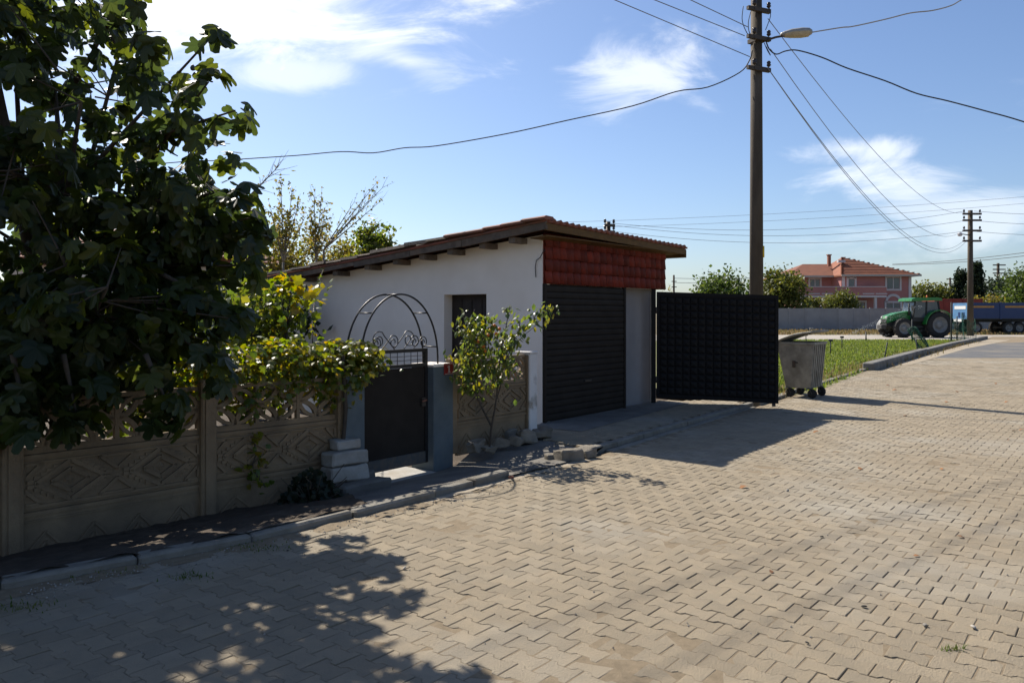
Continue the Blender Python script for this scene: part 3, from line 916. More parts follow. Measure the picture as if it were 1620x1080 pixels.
def lattice_panel(w, h):
    mb = MB(); y0, y1 = -.022, .022
    mb.bb(0, w, y0, y1, 0, .045); mb.bb(0, w, y0, y1, h - .035, h)
    n = max(3, round(w / .34)); cw = w / n; ih = h - .08
    for c in range(n + 1):
        mb.bb(max(0, c * cw - .016), min(w, c * cw + .016), y0, y1, .045, h - .035)
    for c in range(n):
        cx, cz = (c + .5) * cw, .045 + ih / 2
        sx = (cw / 2 - .012) / .15; sz = (ih / 2 - .004) / .15
        for qd in range(4):
            ccx = cx + (-1, 1, 1, -1)[qd] * (cw / 2 - .006); ccz = cz + (-1, -1, 1, 1)[qd] * (ih / 2)
            mb.arc((ccx, ccz), .15, qd * math.pi / 2, (qd + 1) * math.pi / 2, .036, y0 + .003, y1 - .003, 8, sx, sz)
        mb.arc((cx, cz), .145, 0, 2 * math.pi, .030, y0 + .006, y1 - .006, 18, sx, sz)
    return mb.mesh('lattice_panel', M['fence_concrete'])
def fence_bay(parent, a, b, o, zb, hs, inset=.055, zoff=0):
    d = b - a; l = d.length - 2 * inset; an = math.atan2(d.y, d.x)
    st = a + d.normalized() * inset
    z = zb
    for me, h in zip((low_panel(l, hs[0] - .004), relief_panel(l, hs[1] - .004, 0), lattice_panel(l, hs[2])), hs):
        link(me.name.split('.')[0], me, parent, (st.x - o.x, st.y - o.y, z), (0, 0, an))
        z += h
fo = FP[3].copy()
fence = empty('panel_fence', fo, 0, 'tan precast concrete panel fence with pierced top row under the fig tree', 'fence')
for i in range(4):
    fence_bay(fence, FP[i], FP[i + 1], fo, -.04, (.40, .40, .39))
for i, p in enumerate(FP):
    d = (FP[min(i + 1, 4)] - FP[max(i - 1, 0)])
    pm_ = MB(); pm_.box((0, -.01, .58), (.13, .14, 1.24), None, .012)
    pm_.box((0, -.085, .58), (.07, .016, 1.20))
    pm_.build('post', M['fence_concrete'], fence, (p.x - fo.x, p.y - fo.y, 0), (0, 0, math.atan2(d.y, d.x)))
MB().tube([(.02, -.02, 0), (.0, -.01, .4), (.03, 0, .8), (.0, 0, 1.3)], .02, 7).build('vine_pole', M['bark'], fence, (-1.575 - fo.x, 7.26 - fo.y, .06))
settle(fence)
fa, fb = Vector((-.745, 9.88, 0)), Vector((.215, 11.02, 0))
fence2 = empty('panel_fence', fa, 0, 'short run of tan concrete panel fence behind the flowering bush', 'fence')
fence_bay(fence2, fa, fb, fa, -.06, (.43, .42, .38), .05)
pm_ = MB(); pm_.box((0, 0, .58), (.10, .12, 1.2), None, .01); pm_.build('post', M['fence_concrete'], fence2, (-.015, -.02, 0), (0, 0, math.atan2(fb.y - fa.y, fb.x - fa.x)))
pm_ = MB(); pm_.box((0, 0, .58), (.09, .12, 1.17), None, .01); pm_.build('post', M['fence_concrete'], fence2, (fb.x - fa.x - .012, fb.y - fa.y - .028, 0), (0, 0, math.atan2(fb.y - fa.y, fb.x - fa.x)))
wp_ = empty('wall_stub', (.235, 10.93, 0), math.radians(56), 'short white plastered wall stub with worn foot at the garage corner', 'wall')
MB().box((.10, .10, .60), (.2, .24, 1.16), None, .012).build('plaster', M['pilaster_wall'], wp_)
MB().box((.10, .10, 1.195), (.22, .26, .03), None, .008).build('coping', M['pilaster_wall'], wp_)

# ------------------------------------------------------------------ stacked kerb blocks by the gate pillar
def rough_block(name, c, d, rz, m, label, cat='block', group=None, seed=0, rough=.012, cuts=2, tilt=(0, 0)):
    bm = bmesh.new(); bmesh.ops.create_cube(bm, size=1)
    for v in bm.verts: v.co = Vector((v.co.x * d[0], v.co.y * d[1], v.co.z * d[2]))
    bmesh.ops.bevel(bm, geom=list(bm.edges), offset=min(d) * .12, segments=1, affect='EDGES')
    bmesh.ops.subdivide_edges(bm, edges=list(bm.edges), cuts=cuts, use_grid_fill=True)
    for v in bm.verts:
        k = v.co * 6 + Vector((seed * 7.3, seed * 1.7, 0))
        v.co += Vector((mnoise.noise(k), mnoise.noise(k + Vector((9, 0, 0))), mnoise.noise(k + Vector((0, 9, 0))))) * rough * 1.6
    me = bpy.data.meshes.new(name); bm.to_mesh(me); bm.free(); me.materials.append(M[m])
    o = link(name, me, None, c, (tilt[0], tilt[1], rz))
    return tag(o, label, cat, group)
sb = S(PF, -.935 - .30, -.14)                       # foot of the stack
rough_block('kerb_block', sb + Vector((.06, -.10, .145)) + DV * .10, (.52, .18, .15), RZ - .08, 'old_concrete', 'long grey concrete block lying on the ground under the stacked white blocks', 'block', None, 1)
rough_block('kerb_block', sb + Vector((-.05, .02, .29)), (.40, .22, .135), RZ - .12, 'white_slab', 'middle white concrete block of the stack beside the gate pillar', 'block', None, 2)
rough_block('kerb_block', sb + Vector((-.05, .03, .425)), (.40, .2, .125), RZ - .10, 'white_slab', 'upper white concrete block of the stack beside the gate pillar', 'block', None, 3)
rough_block('kerb_block', sb + Vector((-.07, .10, .535)), (.26, .15, .09), RZ - .05, 'white_slab', 'small topmost white block on the stack beside the gate pillar', 'block', None, 4)
rough_block('kerb_block', sb + Vector((-.05, .06, .12)), (.40, .25, .19), RZ - .1, 'old_concrete', 'dark lowest block hidden under the white stack by the fence', 'block', None, 5)
rough_block('rubble_stone', S(PF, -1.00, -.07, .17), (.20, .16, .18), RZ + .3, 'old_concrete', 'grey lump of rubble at the foot of the vine covered pillar', 'stone', None, 6, .03)
for o in [o for o in col.objects if o.name.split('.')[0] in ('kerb_block', 'rubble_stone')]: settle(o)
# stones edging the bush
for i, (x, y, w, d, h) in enumerate([(752, 712, .24, .16, .11), (790, 704, .20, .15, .12), (815, 703, .16, .14, .12), (832, 697, .26, .16, .13), (857, 692, .24, .18, .13), (772, 712, .2, .13, .08), (800, 690, .2, .14, .10), (838, 683, .18, .14, .10)]):
    c = G(x, y, .07)
    rough_block('edging_stone', c + Vector((0, .05, .0 + h / 2 - .02)), (w, d, h), RZ + random.uniform(-.5, .3), 'stone', ('first stone from the blue pillar in the row edging the bush', 'third stone from the blue pillar in the row edging the bush', 'fourth stone from the blue pillar in the row edging the bush', 'fifth stone from the blue pillar in the row edging the bush', 'last stone of the row edging the bush, before the white wall stub', 'second low stone from the blue pillar in the row edging the bush', 'rear stone tucked behind the row beside the bush stem', 'rear stone tucked behind the row against the white wall stub')[i], 'stone', 'stones edging the bush', 10 + i, .045)
rough_block('broken_kerb', G(900, 729) + Vector((0, .05, .06)), (.34, .20, .13), RZ - .35, 'stone', 'larger piece of the broken pale kerb stone at the driveway edge', 'stone', None, 31, .025)
rough_block('broken_kerb', G(925, 724) + Vector((.02, .04, .06)), (.20, .20, .13), RZ - .15, 'stone', 'smaller squarish piece of the broken pale kerb stone at the driveway edge', 'stone', None, 32, .025)
rough_block('loose_stone', G(872, 727) + Vector((0, 0, .03)), (.14, .10, .07), .4, 'stone', 'loose pale stone lying in dirt beside the broken kerb', 'stone', None, 33, .02)
rough_block('brick_fragment', G(808, 757) + Vector((0, 0, .012)), (.05, .035, .03), .4, 'brick_red', 'small reddish brick fragment in the dirt along the kerb', 'brick', None, 34, .008, 1)

# ------------------------------------------------------------------ rubbish container
bn = empty('rubbish_container', (6.10, 16.42, 0), RZ - math.pi / 2, 'dented galvanised steel rubbish container on casters with half open lid', 'container')
# local x to the road side, local -y faces the gate; tapered body
def body_ring(z, x0, x1, y0, y1): return [(x0, y0, z), (x1, y0, z), (x1, y1, z), (x0, y1, z)]
b0 = body_ring(.20, -.24, .27, -.30, .42); b1 = body_ring(1.13, -.41, .345, -.36, .48)
i0 = body_ring(.25, -.22, .25, -.28, .40); i1 = body_ring(1.13, -.385, .32, -.335, .455)
mb = MB(); mb.add(b0 + b1 + i0 + i1, [(3, 2, 1, 0), (0, 1, 5, 4), (1, 2, 6, 5), (2, 3, 7, 6), (3, 0, 4, 7), (4, 5, 13, 12), (5, 6, 14, 13), (6, 7, 15, 14), (7, 4, 12, 15),
       (12, 13, 9, 8), (13, 14, 10, 9), (14, 15, 11, 10), (15, 12, 8, 11), (8, 9, 10, 11)])
body = mb.build('body', M['galvanised'], bn)
rim = MB()
rim.bar((-.42, -.37, 1.125), (.36, -.37, 1.125), .03, .045); rim.bar((-.42, .49, 1.125), (.36, .49, 1.125), .03, .045)
rim.bar((.352, -.35, 1.125), (.352, .47, 1.125), .03, .045)
rim.build('rim', M['galvanised'], bn)
for k in range(6):
    t = (k + .7) / 6.4
    p = Vector((.275, -.30 + .72 * t, .22)); q = Vector((.350, -.36 + .84 * t, 1.09))
    MB().bar(p, q, .05, .022, up=(1, 0, 0)).build('rib', M['galvanised'], body)
MB().bar((-.06, -.335, .62), (-.06, -.345, .76), .06, .02, up=(0, 1, 0)).build('bracket', M['dark_steel'], body)
MB().bar((.02, -.34, .72), (-.06, -.345, .74), .03, .016, up=(0, 1, 0)).build('bracket', M['dark_steel'], body)
# curved lid, hinged on the fence side
lid = MB(); n = 10; vs = []; fs = []
for i in range(n + 1):
    t = i / n
    x = -.46 + .84 * t; z = 1.15 + .25 * t + .045 * math.sin(math.pi * min(1, t * 1.1))
    for (yy, dz) in ((-.42, 0), (.53, 0), (.53, -.045), (-.42, -.045)):
        vs.append((x, yy, z + dz))
for i in range(n):
    o = i * 4
    for k in range(4): fs.append((o + k, o + (k + 1) % 4, o + 4 + (k + 1) % 4, o + 4 + k))
fs += [(0, 1, 2, 3), (n * 4 + 3, n * 4 + 2, n * 4 + 1, n * 4)]
lid.add(vs, fs, True)
lo = lid.build('lid', M['galvanised'], bn)
MB().tube([(.18, -.05, 1.36), (.18, -.05, 1.43), (.18, .12, 1.43), (.18, .12, 1.36)], .012, 6).build('handle', M['galvanised'], lo)
MB().tube([(-.43, -.40, 1.13), (-.43, .52, 1.13)], .02, 8).build('hinge_rod', M['dark_steel'], bn)
for (x, y, yaw) in ((-.21, -.27, .5), (.24, -.27, .2), (-.21, .38, .9), (.24, .38, -.4)):
    c = empty('caster', (0, 0, 0)); c.parent = bn; c.location = (x, y, 0); c.rotation_euler = (0, 0, yaw)
    MB().lathe([(.001, -.025), (.07, -.028), (.095, -.018), (.095, .018), (.07, .028), (.001, .025)], 16, 'Y', (.05, 0, .095)).build('wheel', M['rubber'], c)
    f = MB(); f.bar((.0, -.035, .19), (.05, -.035, .085), .008, .06, up=(0, 1, 0)); f.bar((.0, .035, .19), (.05, .035, .085), .008, .06, up=(0, 1, 0)); f.bb(-.05, .06, -.05, .05, .185, .21)
    f.build('fork', M['caster'], c)

# ------------------------------------------------------------------ poles and lines
def pole(name, loc, h, r0, r1, label, cat='pole', arms=(), arm_len=.55, rz=0.0, mt='pole_concrete', ins=True, group=None, thick=1.0):
    r = empty(name, loc, rz, label, cat, group)
    MB().tube([(0, 0, -.3), (0, 0, h * .5), (0, 0, h)], [r0, (r0 + r1) / 2, r1], 14).build('shaft', M[mt], r)
    for z in arms:
        MB().bb(-arm_len, arm_len, -r1 - .09 * thick, -r1 - .005, z - .045 * thick, z + .045 * thick).build('crossarm', M['dark_steel'], r)
        if ins:
            for x in (-arm_len * .86, arm_len * .86):
                MB().lathe([(.001, .17 * thick), (.03 * thick, .165 * thick), (.05 * thick, .13 * thick), (.035 * thick, .10 * thick), (.055 * thick, .075 * thick), (.03 * thick, .04 * thick), (.012 * thick, .035 * thick), (.012 * thick, 0)], 10, 'Z', (x, -r1 - .05, z + .045 * thick)).build('insulator', M['porcelain'], r)
    return r
P1 = Vector((5.60, 17.9, 0))
arm_rz = math.radians(24)
pole1 = pole('utility_pole', P1, 8.92, .165, .122, 'tall brown concrete utility pole with street lamp standing behind the black gate', 'pole', (8.62, 7.98, 7.28), .24, arm_rz)
# arms are off centre: longer on the garage side
for z in (8.62, 7.98, 7.28):
    MB().bb(-.40, -.22, -.205, -.128, z - .04, z + .04).build('crossarm_end', M['dark_steel'], pole1)
MB().bb(-.14, .14, -.14, .14, 7.93, 8.02).build('collar', M['dark_steel'], pole1)
MB().tube([(.10, -.08, 3.02), (.10, -.08, 3.28)], .048, 8).build('yellow_marking', M['yellow_paint'], pole1)
lamp = empty('street_lamp', P1 + Vector((.12, -.12, 7.95)), -.10, 'long flat street lamp on a short arm on the brown utility pole', 'street lamp')
MB().tube([(0, 0, -.02), (.28, 0, .06), (.46, 0, .085)], .026, 8).build('arm', M['dark_steel'], lamp)
lp = []; 
for (x, w, h0, h1) in ((.38, .05, .06, .12), (.46, .09, .03, .155), (.62, .13, .015, .20), (.85, .145, .01, .22), (1.0, .12, .03, .21), (1.07, .05, .07, .17)):
    lp.append((x, w, h0, h1))
vs = []; fs = []; n = 12
for (x, w, h0, h1) in lp:
    for k in range(n):
        a = 2 * math.pi * k / n
        zc = (h0 + h1) / 2 + .03
        vs.append((x, w * math.cos(a), zc + (h1 - h0) / 2 * math.sin(a)))
for i in range(len(lp) - 1):
    for k in range(n):
        fs.append((i * n + k, i * n + (k + 1) % n, i * n + n + (k + 1) % n, i * n + n + k))
fs += [tuple(range(n - 1, -1, -1)), tuple(range((len(lp) - 1) * n, len(lp) * n))]
MB().add(vs, fs, True).build('shell', M['lamp_shell'], lamp)
MB().add([(x, y, z - .012) for (x, y, z) in vs[n:-n]], [f for f in [(i * n + k, i * n + (k + 1) % n, i * n + n + (k + 1) % n, i * n + n + k) for i in range(len(lp) - 3) for k in range(6, 12)]], True).build('lens', M['lamp_glass'], lamp)

P2 = Vector(((1535 - CX) / F * 61, 61, 0))
pole2 = pole('utility_pole', P2, 9.75, .24, .17, 'brown concrete utility pole with four crossarms beside the edging beams', 'pole', (9.45, 8.95, 8.15, 7.35), .72, 0.0, thick=1.6)
MB().lathe([(.001, .16), (.14, .12), (.19, 0), (.14, -.12), (.001, -.16)], 12, c=(-.95, -.25, 7.85)).build('lamp_globe', M['house_white'], pole2)
MB().tube([(0, -.1, 7.8), (-.9, -.2, 7.9)], .04, 6).build('lamp_arm', M['dark_steel'], pole2)
P3 = Vector(((962 - CX) / F * 60, 60, 0))
pole3 = pole('utility_pole', P3, 8.75, .24, .19, 'dark utility pole top with insulators showing above the garage roof', 'pole', (8.45, 7.95, 7.6), .42, .3, 'dark_steel', thick=2.2)
pole('utility_pole', Vector(((1066 - CX) / F * 170, 170, 0)), 10.0, .26, .2, 'thin distant pole between the garage and the round tree', 'pole', (8.6, 7.4), .55, 0, 'pole_concrete', False, thick=2)
pole('utility_pole', Vector(((1503 - CX) / F * 165, 165, 0)), 9.2, .26, .2, 'thin distant pole left of the dark conifers', 'pole', (8.9, 7.9), .9, 0, 'pole_concrete', False, thick=2)
pole('utility_pole', Vector(((1579 - CX) / F * 125, 125, 0)), 9.7, .24, .2, 'distant pole with a side arm rising from the right hand trees', 'pole', (9.4, 8.7, 8.1), 1.0, 0, 'pole_concrete', False, thick=2)
pole('utility_pole', Vector(((1606 - CX) / F * 120, 120, 0)), 7.6, .16, .13, 'bare thin grey post standing before the trees behind the blue trailer', 'pole', (), .5, 0, 'pole_concrete', False)

def wire(name, pts, r, m, label, cat='cable', n=6):
    o = MB().tube(pts, r, n).build(name, M[m]); return tag(o, label, cat)
def sag(a, b, s, n=26):
    a, b = Vector(a), Vector(b)
    return [a.lerp(b, i / n) - Vector((0, 0, s * 4 * (i / n) * (1 - i / n))) for i in range(n + 1)]
def smooth(pts, k=6):
    out = []
    P = [pts[0]] + list(pts) + [pts[-1]]
    for i in range(1, len(P) - 2):
        for j in range(k):
            t = j / k; p0, p1, p2, p3 = P[i - 1], P[i], P[i + 1], P[i + 2]
            out.append(.5 * ((2 * p1) + (p2 - p0) * t + (2 * p0 - 5 * p1 + 4 * p2 - p3) * t * t + (3 * p1 - p0 - 3 * p2 + p3) * t ** 3))
    out.append(pts[-1]); return out
# three lines coming in over the garden towards the pole
ends = [(1183, 43, 0.0), (1178, 57, .02), (1186, 90, .02)]
names = ['uppermost bare wire running from the pole top over the garden', 'middle bare wire running from the pole lamp bracket over the garden', 'lowest bare wire running from the lower pole bracket over the garden']
slp = [(1092, 0), (1035, 0), (972, 0)]
for (x, y, k), (x2, y2), lb in zip(ends, slp, names):
    a = A(x, y, 17.85); b = A(x2, y2, 16.1)
    d = (b - a)
    wire('power_line', [a + d * t for t in (0, 1, 3, 6, 9.5)], .009, 'wire_metal', lb, 'power line')
# service cable to the left
svc = [(1190, 80), (1186, 95), (1170, 115), (1120, 138), (1070, 145), (1000, 168), (900, 190), (800, 212), (690, 231), (640, 234), (590, 242), (540, 240), (470, 246), (365, 253), (240, 262), (170, 300)]
wire('service_cable', smooth([A(x, y, 17.8 + 3.5 * (1190 - x) / 1020) for x, y in svc], 5), .015, 'cable', 'thick wavy service cable from the pole to the house behind the fig tree')
svc = [(1212, 66), (1217, 78), (1228, 86), (1243, 81), (1262, 80), (1300, 91), (1340, 108), (1400, 128), (1450, 148), (1500, 160), (1560, 176), (1620, 193), (1760, 240), (1900, 300)]
wire('service_cable', smooth([A(x, y, 17.75 - .8 * max(0, x - 1240) / 600) for x, y in svc], 5), .015, 'cable', 'thick dark cable leaving the pole below the lamp across the street')
svc = [(1281, 52), (1330, 44), (1350, 42), (1400, 31), (1440, 21), (1475, 17), (1505, 9), (1525, -2), (1600, -40), (1700, -100)]
wire('service_cable', smooth([A(x, y, 17.7 - .8 * max(0, x - 1240) / 600) for x, y in svc], 5), .014, 'grey_cable', 'pale grey cable leading away from the tip of the street lamp')
# loops round the pole head
for i, pts in enumerate([[(1217, 12), (1219, 25), (1215, 38), (1211, 48)], [(1188, 18), (1184, 35), (1185, 50), (1190, 58)], [(1176, 10), (1174, 30), (1178, 45), (1186, 60)], [(1209, 68), (1214, 80), (1219, 88), (1212, 74)]]):
    wire('jumper_wire', smooth([A(x, y, 17.72) for x, y in pts], 5), .009, 'cable', ['loose jumper wire hanging from the pole top crossarm end', 'jumper wire close against the pole below the top crossarm', 'wide jumper wire between the two upper crossarms of the pole', 'frayed cable tail hanging under the lamp arm'][i], 'cable')
# to the pole beside the beams
for i, (s, e, sg) in enumerate([((1214, 107), (1527, 378), 2.15), ((1216, 110), (1530, 380), 2.3), ((1219, 78), (1527, 362), 2.0), ((1215, 30), (1527, 336), 1.35)]):
    wire('power_line', sag(A(*s, 17.7), A(*e, 60.8), sg), .010, 'wire_metal', ['upper of the two slack wires from the low bracket to the pole by the beams', 'lower of the two slack wires from the low bracket to the pole by the beams', 'slack wire from the lamp bracket to the pole by the beams', 'slack wire from the pole top to the pole by the beams'][i], 'power line')
for i, (s, e, sg) in enumerate([((967, 353), (1526, 334), .95), ((968, 356), (1526, 349), 1.0), ((970, 366), (1526, 366), .9)]):
    wire('power_line', sag(A(*s, 59.9), A(*e, 60.9), sg), .015, 'wire_metal', ['top', 'middle', 'bottom'][i] + ' wire strung from the pole above the garage roof to the pole by the beams', 'power line')
for i, (y0, y1) in enumerate([(334, 332), (349, 350), (366, 367)]):
    wire('power_line', sag(A(1541, y0, 61), A(1900, y1 - 8, 61), .5), .015, 'wire_metal', ['top', 'middle', 'bottom'][i] + ' wire running on from the pole by the beams past the blue trailer', 'power line')
wire('power_line', sag(A(870, 352, 120), A(1900, 285, 120), 1.0), .022, 'wire_metal', 'high faint wire crossing the whole sky above the pink house', 'power line')
wire('power_line', sag(A(870, 361, 121), A(1900, 294, 121), 1.2), .022, 'wire_metal', 'second high faint wire just under the highest one above the pink house', 'power line')
wire('power_line', sag(A(1412, 418, 92), A(1800, 372, 60), .4), .03, 'cable', 'upper of two dark wires leading from the pink house roof to the street', 'power line')
wire('power_line', sag(A(1412, 418.5, 92), A(1800, 378, 60), .5), .03, 'cable', 'lower of two dark wires leading from the pink house roof to the street', 'power line')
wire('power_line', sag(A(1066, 440, 169.8), A(1300, 431, 175), .6), .05, 'wire_metal', 'upper faint wire from the thin distant pole behind the round tree', 'power line')
wire('power_line', sag(A(1066, 447, 169.8), A(1300, 437, 175), .6), .05, 'wire_metal', 'lower faint wire from the thin distant pole behind the round tree', 'power line')

# ------------------------------------------------------------------ tractor
kt = 57 / F
tr = empty('tractor', ((1440 - CX) / F * 57, 57, -.02), math.radians(4), 'green farm tractor with closed cab parked on the dirt road', 'tractor')
hood = MB()
hood.prism([(-1.98, 1.05), (-2.02, 1.35), (-1.90, 1.55), (-1.2, 1.78), (-.15, 1.92), (-.15, 1.30), (-1.3, 1.25)], 'Y', -.42, .42)
hood.build('hood', M['tractor_green'], tr)
MB().prism([(-2.0, .85), (-1.99, 1.05), (-.2, 1.29), (-.2, .72), (-1.2, .65)], 'Y', -.34, .34).build('engine', M['tractor_dark'], tr)
MB().bb(-2.03, -1.98, -.36, .36, 1.08, 1.36).build('grille', M['tractor_dark'], tr)
for y in (-.30, .30):
    MB().bb(-2.01, -1.93, y - .10, y + .10, 1.40, 1.52, .02).build('headlight', M['house_white'], tr)
MB().bb(-2.35, -1.95, -.30, .30, .62, .92, .03).build('front_weight', M['caster'], tr)
MB().bb(-.2, 2.0, -.4, .4, .6, 1.15).build('chassis', M['tractor_dark'], tr)
cabm = MB()
for (p, q) in (((-.25, 1.25), (-.05, 2.62)), ((.75, 1.2), (.80, 2.62)), ((1.85, 1.5), (1.65, 2.62))):
    for y in (-.72, .72):
        MB().bar((p[0], y, p[1]), (q[0], y, q[1]), .08, .08, up=(0, 1, 0)).build('cab_pillar', M['tractor_dark'], tr)
MB().bb(-.25, 1.85, -.74, .74, 1.15, 1.45).build('cab_base', M['tractor_dark'], tr)
MB().prism([(-.23, 1.45), (-.06, 2.60), (.76, 2.60), (.74, 1.45)], 'Y', -.70, -.685).build('window', M['glass'], tr)
MB().prism([(.80, 1.45), (.84, 2.60), (1.62, 2.60), (1.8, 1.5)], 'Y', -.70, -.685).build('window', M['glass'], tr)
MB().prism([(-.23, 1.45), (-.06, 2.60), (.76, 2.60), (.74, 1.45)], 'Y', .685, .70).build('window', M['glass'], tr)
MB().prism([(-.28, 1.45), (-.10, 2.60), (-.06, 2.60), (-.24, 1.45)], 'Y', -.66, .66).build('windscreen', M['glass'], tr)
MB().bb(.9, 1.25, -.25, .25, 1.5, 2.1, .06).build('driver_seat', M['tractor_dark'], tr)
MB().prism([(-.42, 2.62), (-.38, 2.78), (-.1, 2.87), (1.5, 2.90), (1.85, 2.84), (1.90, 2.66)], 'Y', -.86, .86).build('cab_roof', M['tractor_green'], tr)
MB().lathe([(.06, 0), (.06, .10), (.04, .15), (.001, .16)], 10, c=(.9, -.6, 2.89)).build('beacon', M['orange_glass'], tr)
MB().tube([(-.42, -.55, 1.6), (-.42, -.55, 2.45)], .06, 8).build('exhaust', M['tractor_dark'], tr)
def wheel(parent, x, y, r, w, side):
    c = empty('wheel', (0, 0, 0)); c.parent = parent; c.location = (x, y, r)
    t = MB()
    t.lathe([(r * .62, -w / 2), (r * .85, -w / 2), (r * .97, -w * .42), (r, -w * .25), (r, w * .25), (r * .97, w * .42), (r * .85, w / 2), (r * .62, w / 2)], 28, 'Y')
    for k in range(18):
        a = 2 * math.pi * k / 18
        for sgn in (-1, 1):
            p = Vector((r * 1.0 * math.cos(a), sgn * w * .05, r * math.sin(a))); q = Vector((r * .99 * math.cos(a + .16), sgn * w * .46, r * .99 * math.sin(a + .16)))
            t.bar(p, q, .05, .06, up=(math.cos(a), 0, math.sin(a)))
    t.build('tyre', M['rubber'], c)
    rm = MB(); s = side
    rm.lathe([(r * .64, s * w * .44), (r * .56, s * w * .42), (r * .50, s * w * .20), (r * .30, s * w * .12), (r * .28, s * w * .30), (r * .12, s * w * .32), (.001, s * w * .32)], 24, 'Y')
    rm.build('rim', M['rim'], c)
    return c
wheel(tr, -1.0, -.80, .69, .42, -1); wheel(tr, -1.25, .80, .69, .42, 1)
wheel(tr, 1.58, -.85, .92, .52, -1); wheel(tr, 1.58, .85, .92, .52, 1)
for y0, y1 in ((-1.12, -.62), (.62, 1.12)):
    f = MB(); vs = []; fs = []; n = 12
    for i in range(n + 1):
        a = math.radians(178 - 150 * i / n)
        for rr in (1.02, 1.08):
            for y in (y0, y1): vs.append((1.58 + rr * math.cos(a), y, .92 + rr * math.sin(a)))
    for i in range(n):
        o = i * 4
        fs += [(o, o + 1, o + 5, o + 4), (o + 2, o + 6, o + 7, o + 3), (o, o + 4, o + 6, o + 2), (o + 1, o + 3, o + 7, o + 5)]
    fs += [(0, 2, 3, 1), (n * 4, n * 4 + 1, n * 4 + 3, n * 4 + 2)]
    f.add(vs, fs).build('fender', M['tractor_green'], tr)
f = MB()
for sgn in (-1,):
    vs = []; fs = []; n = 8
    for i in range(n + 1):
        a = math.radians(190 - 95 * i / n)
        for y in (.58, 1.02): vs.append((-1.25 + .76 * math.cos(a), y, .69 + .76 * math.sin(a)))
    for i in range(n): fs.append((i * 2, i * 2 + 1, i * 2 + 3, i * 2 + 2))
    f.add(vs, fs)
f.build('front_fender', M['rim'], tr)
MB().bb(-.1, .35, -.95, -.72, .45, .52).build('step', M['tractor_dark'], tr)
MB().bb(-.1, .35, -.95, -.72, .75, .82).build('step', M['tractor_dark'], tr)
MB().bar((-.45, -1.0, 1.9), (-.45, -1.0, 2.3), .06, .16).build('mirror', M['tractor_dark'], tr)
MB().bar((-.2, -.74, 2.2), (-.45, -1.0, 2.1), .03, .03).build('mirror_arm', M['tractor_dark'], tr)

# ------------------------------------------------------------------ trailers
bl = empty('farm_trailer', ((1532 - CX) / F * 67, 67, -.02), 0, 'long dark blue tipping farm trailer with light blue front board', 'trailer')
L_ = 8.4
MB().bb(.02, L_, .0, 2.3, 1.20, 1.30).build('bed', M['tractor_dark'], bl)
for k in range(3):
    x0, x1 = .06 + k * 2.78, .06 + (k + 1) * 2.78 - .14
    b = MB(); b.bb(x0, x1, 0, .04, 1.30, 2.66)
    bo = b.build('side_board', M['trailer_blue'], bl)
    for z in (1.42, 1.64, 1.86, 2.1, 2.5): MB().bb(x0, x1, -.018, .0, z, z + .05).build('rib', M['trailer_blue'], bo)
    MB().bb(x0 + .3, x1 - (.5 if k == 0 else .1), -.012, -.001, 2.22, 2.38).build('stripe', M['trailer_stripe'], bo)
    MB().bb(x1, x1 + .14, -.05, .06, 1.25, 2.70).build('board_post', M['tractor_dark'] if k else M['trailer_blue'], bl)
MB().lathe([(.001, -.018), (.42, -.018), (.42, -.002)], 16, 'Y', (5.2, 0, 1.72)).build('emblem', M['trailer_stripe'], bl)
MB().bb(.02, L_, 2.26, 2.3, 1.30, 2.66).build('side_board', M['trailer_blue'], bl)
fbo = MB().bb(-.04, .02, .0, 2.3, 1.25, 2.64).build('front_board', M['trailer_light_blue'], bl)
MB().bb(-.06, -.041, .3, 2.0, 2.10, 2.38).build('white_panel', M['trailer_white'], fbo)
MB().bb(-.06, -.041, .5, .95, 1.36, 1.82).build('dark_panel', M['trailer_blue'], fbo)
MB().bb(-.06, -.041, 1.15, 1.45, 1.36, 1.82).build('dark_panel', M['trailer_blue'], fbo)
MB().bb(-.25, -.05, .6, 1.8, 1.02, 1.24).build('drawbar', M['trailer_white'], bl)
MB().bb(.3, L_ - .3, .7, 1.6, .98, 1.2).build('chassis', M['tractor_dark'], bl)
for x in (.75, 3.55, 4.45):
    for y, s in ((.22, -1), (2.08, 1)):
        wheel(bl, x, y, .50, .30, s)
    MB().bb(x - .3, x + .3, .3, 2.0, .45, .60).build('axle', M['tractor_dark'], bl)
    MB().bb(x - .08, x + .08, .35, .6, .55, 1.0).build('hanger', M['tractor_dark'], bl)
MB().bb(2.9, 5.1, .05, .4, 1.06, 1.13).build('mudguard', M['tractor_dark'], bl)
rd = empty('farm_trailer', ((1478 - CX) / F * 74, 74, -.02), 0, 'rusty red farm trailer with tall sides standing behind the tractor', 'trailer')
MB().bb(0, 4.6, 0, .05, 1.75, 3.12).build('side_board', M['trailer_red'], rd)
for k in range(6): MB().bb(k * .9, k * .9 + .08, -.03, 0, 1.7, 3.15).build('board_post', M['trailer_red'], rd)
MB().bb(0, .05, .05, 2.2, 1.75, 3.12).build('front_board', M['trailer_red'], rd)
MB().bb(0, 4.6, 2.2, 2.25, 1.75, 3.12).build('side_board', M['trailer_red'], rd)
MB().bb(4.55, 4.6, .05, 2.2, 1.75, 3.12).build('tail_board', M['trailer_red'], rd)
MB().bb(0, 4.6, .02, 2.2, 1.55, 1.75).build('bed', M['tractor_dark'], rd)
MB().bb(.1, 4.4, .4, 1.8, .75, 1.55).build('chassis', M['tractor_dark'], rd)
for x in (.9, 3.6):
    for y, s in ((.2, -1), (2.0, 1)): wheel(rd, x, y, .52, .3, s)

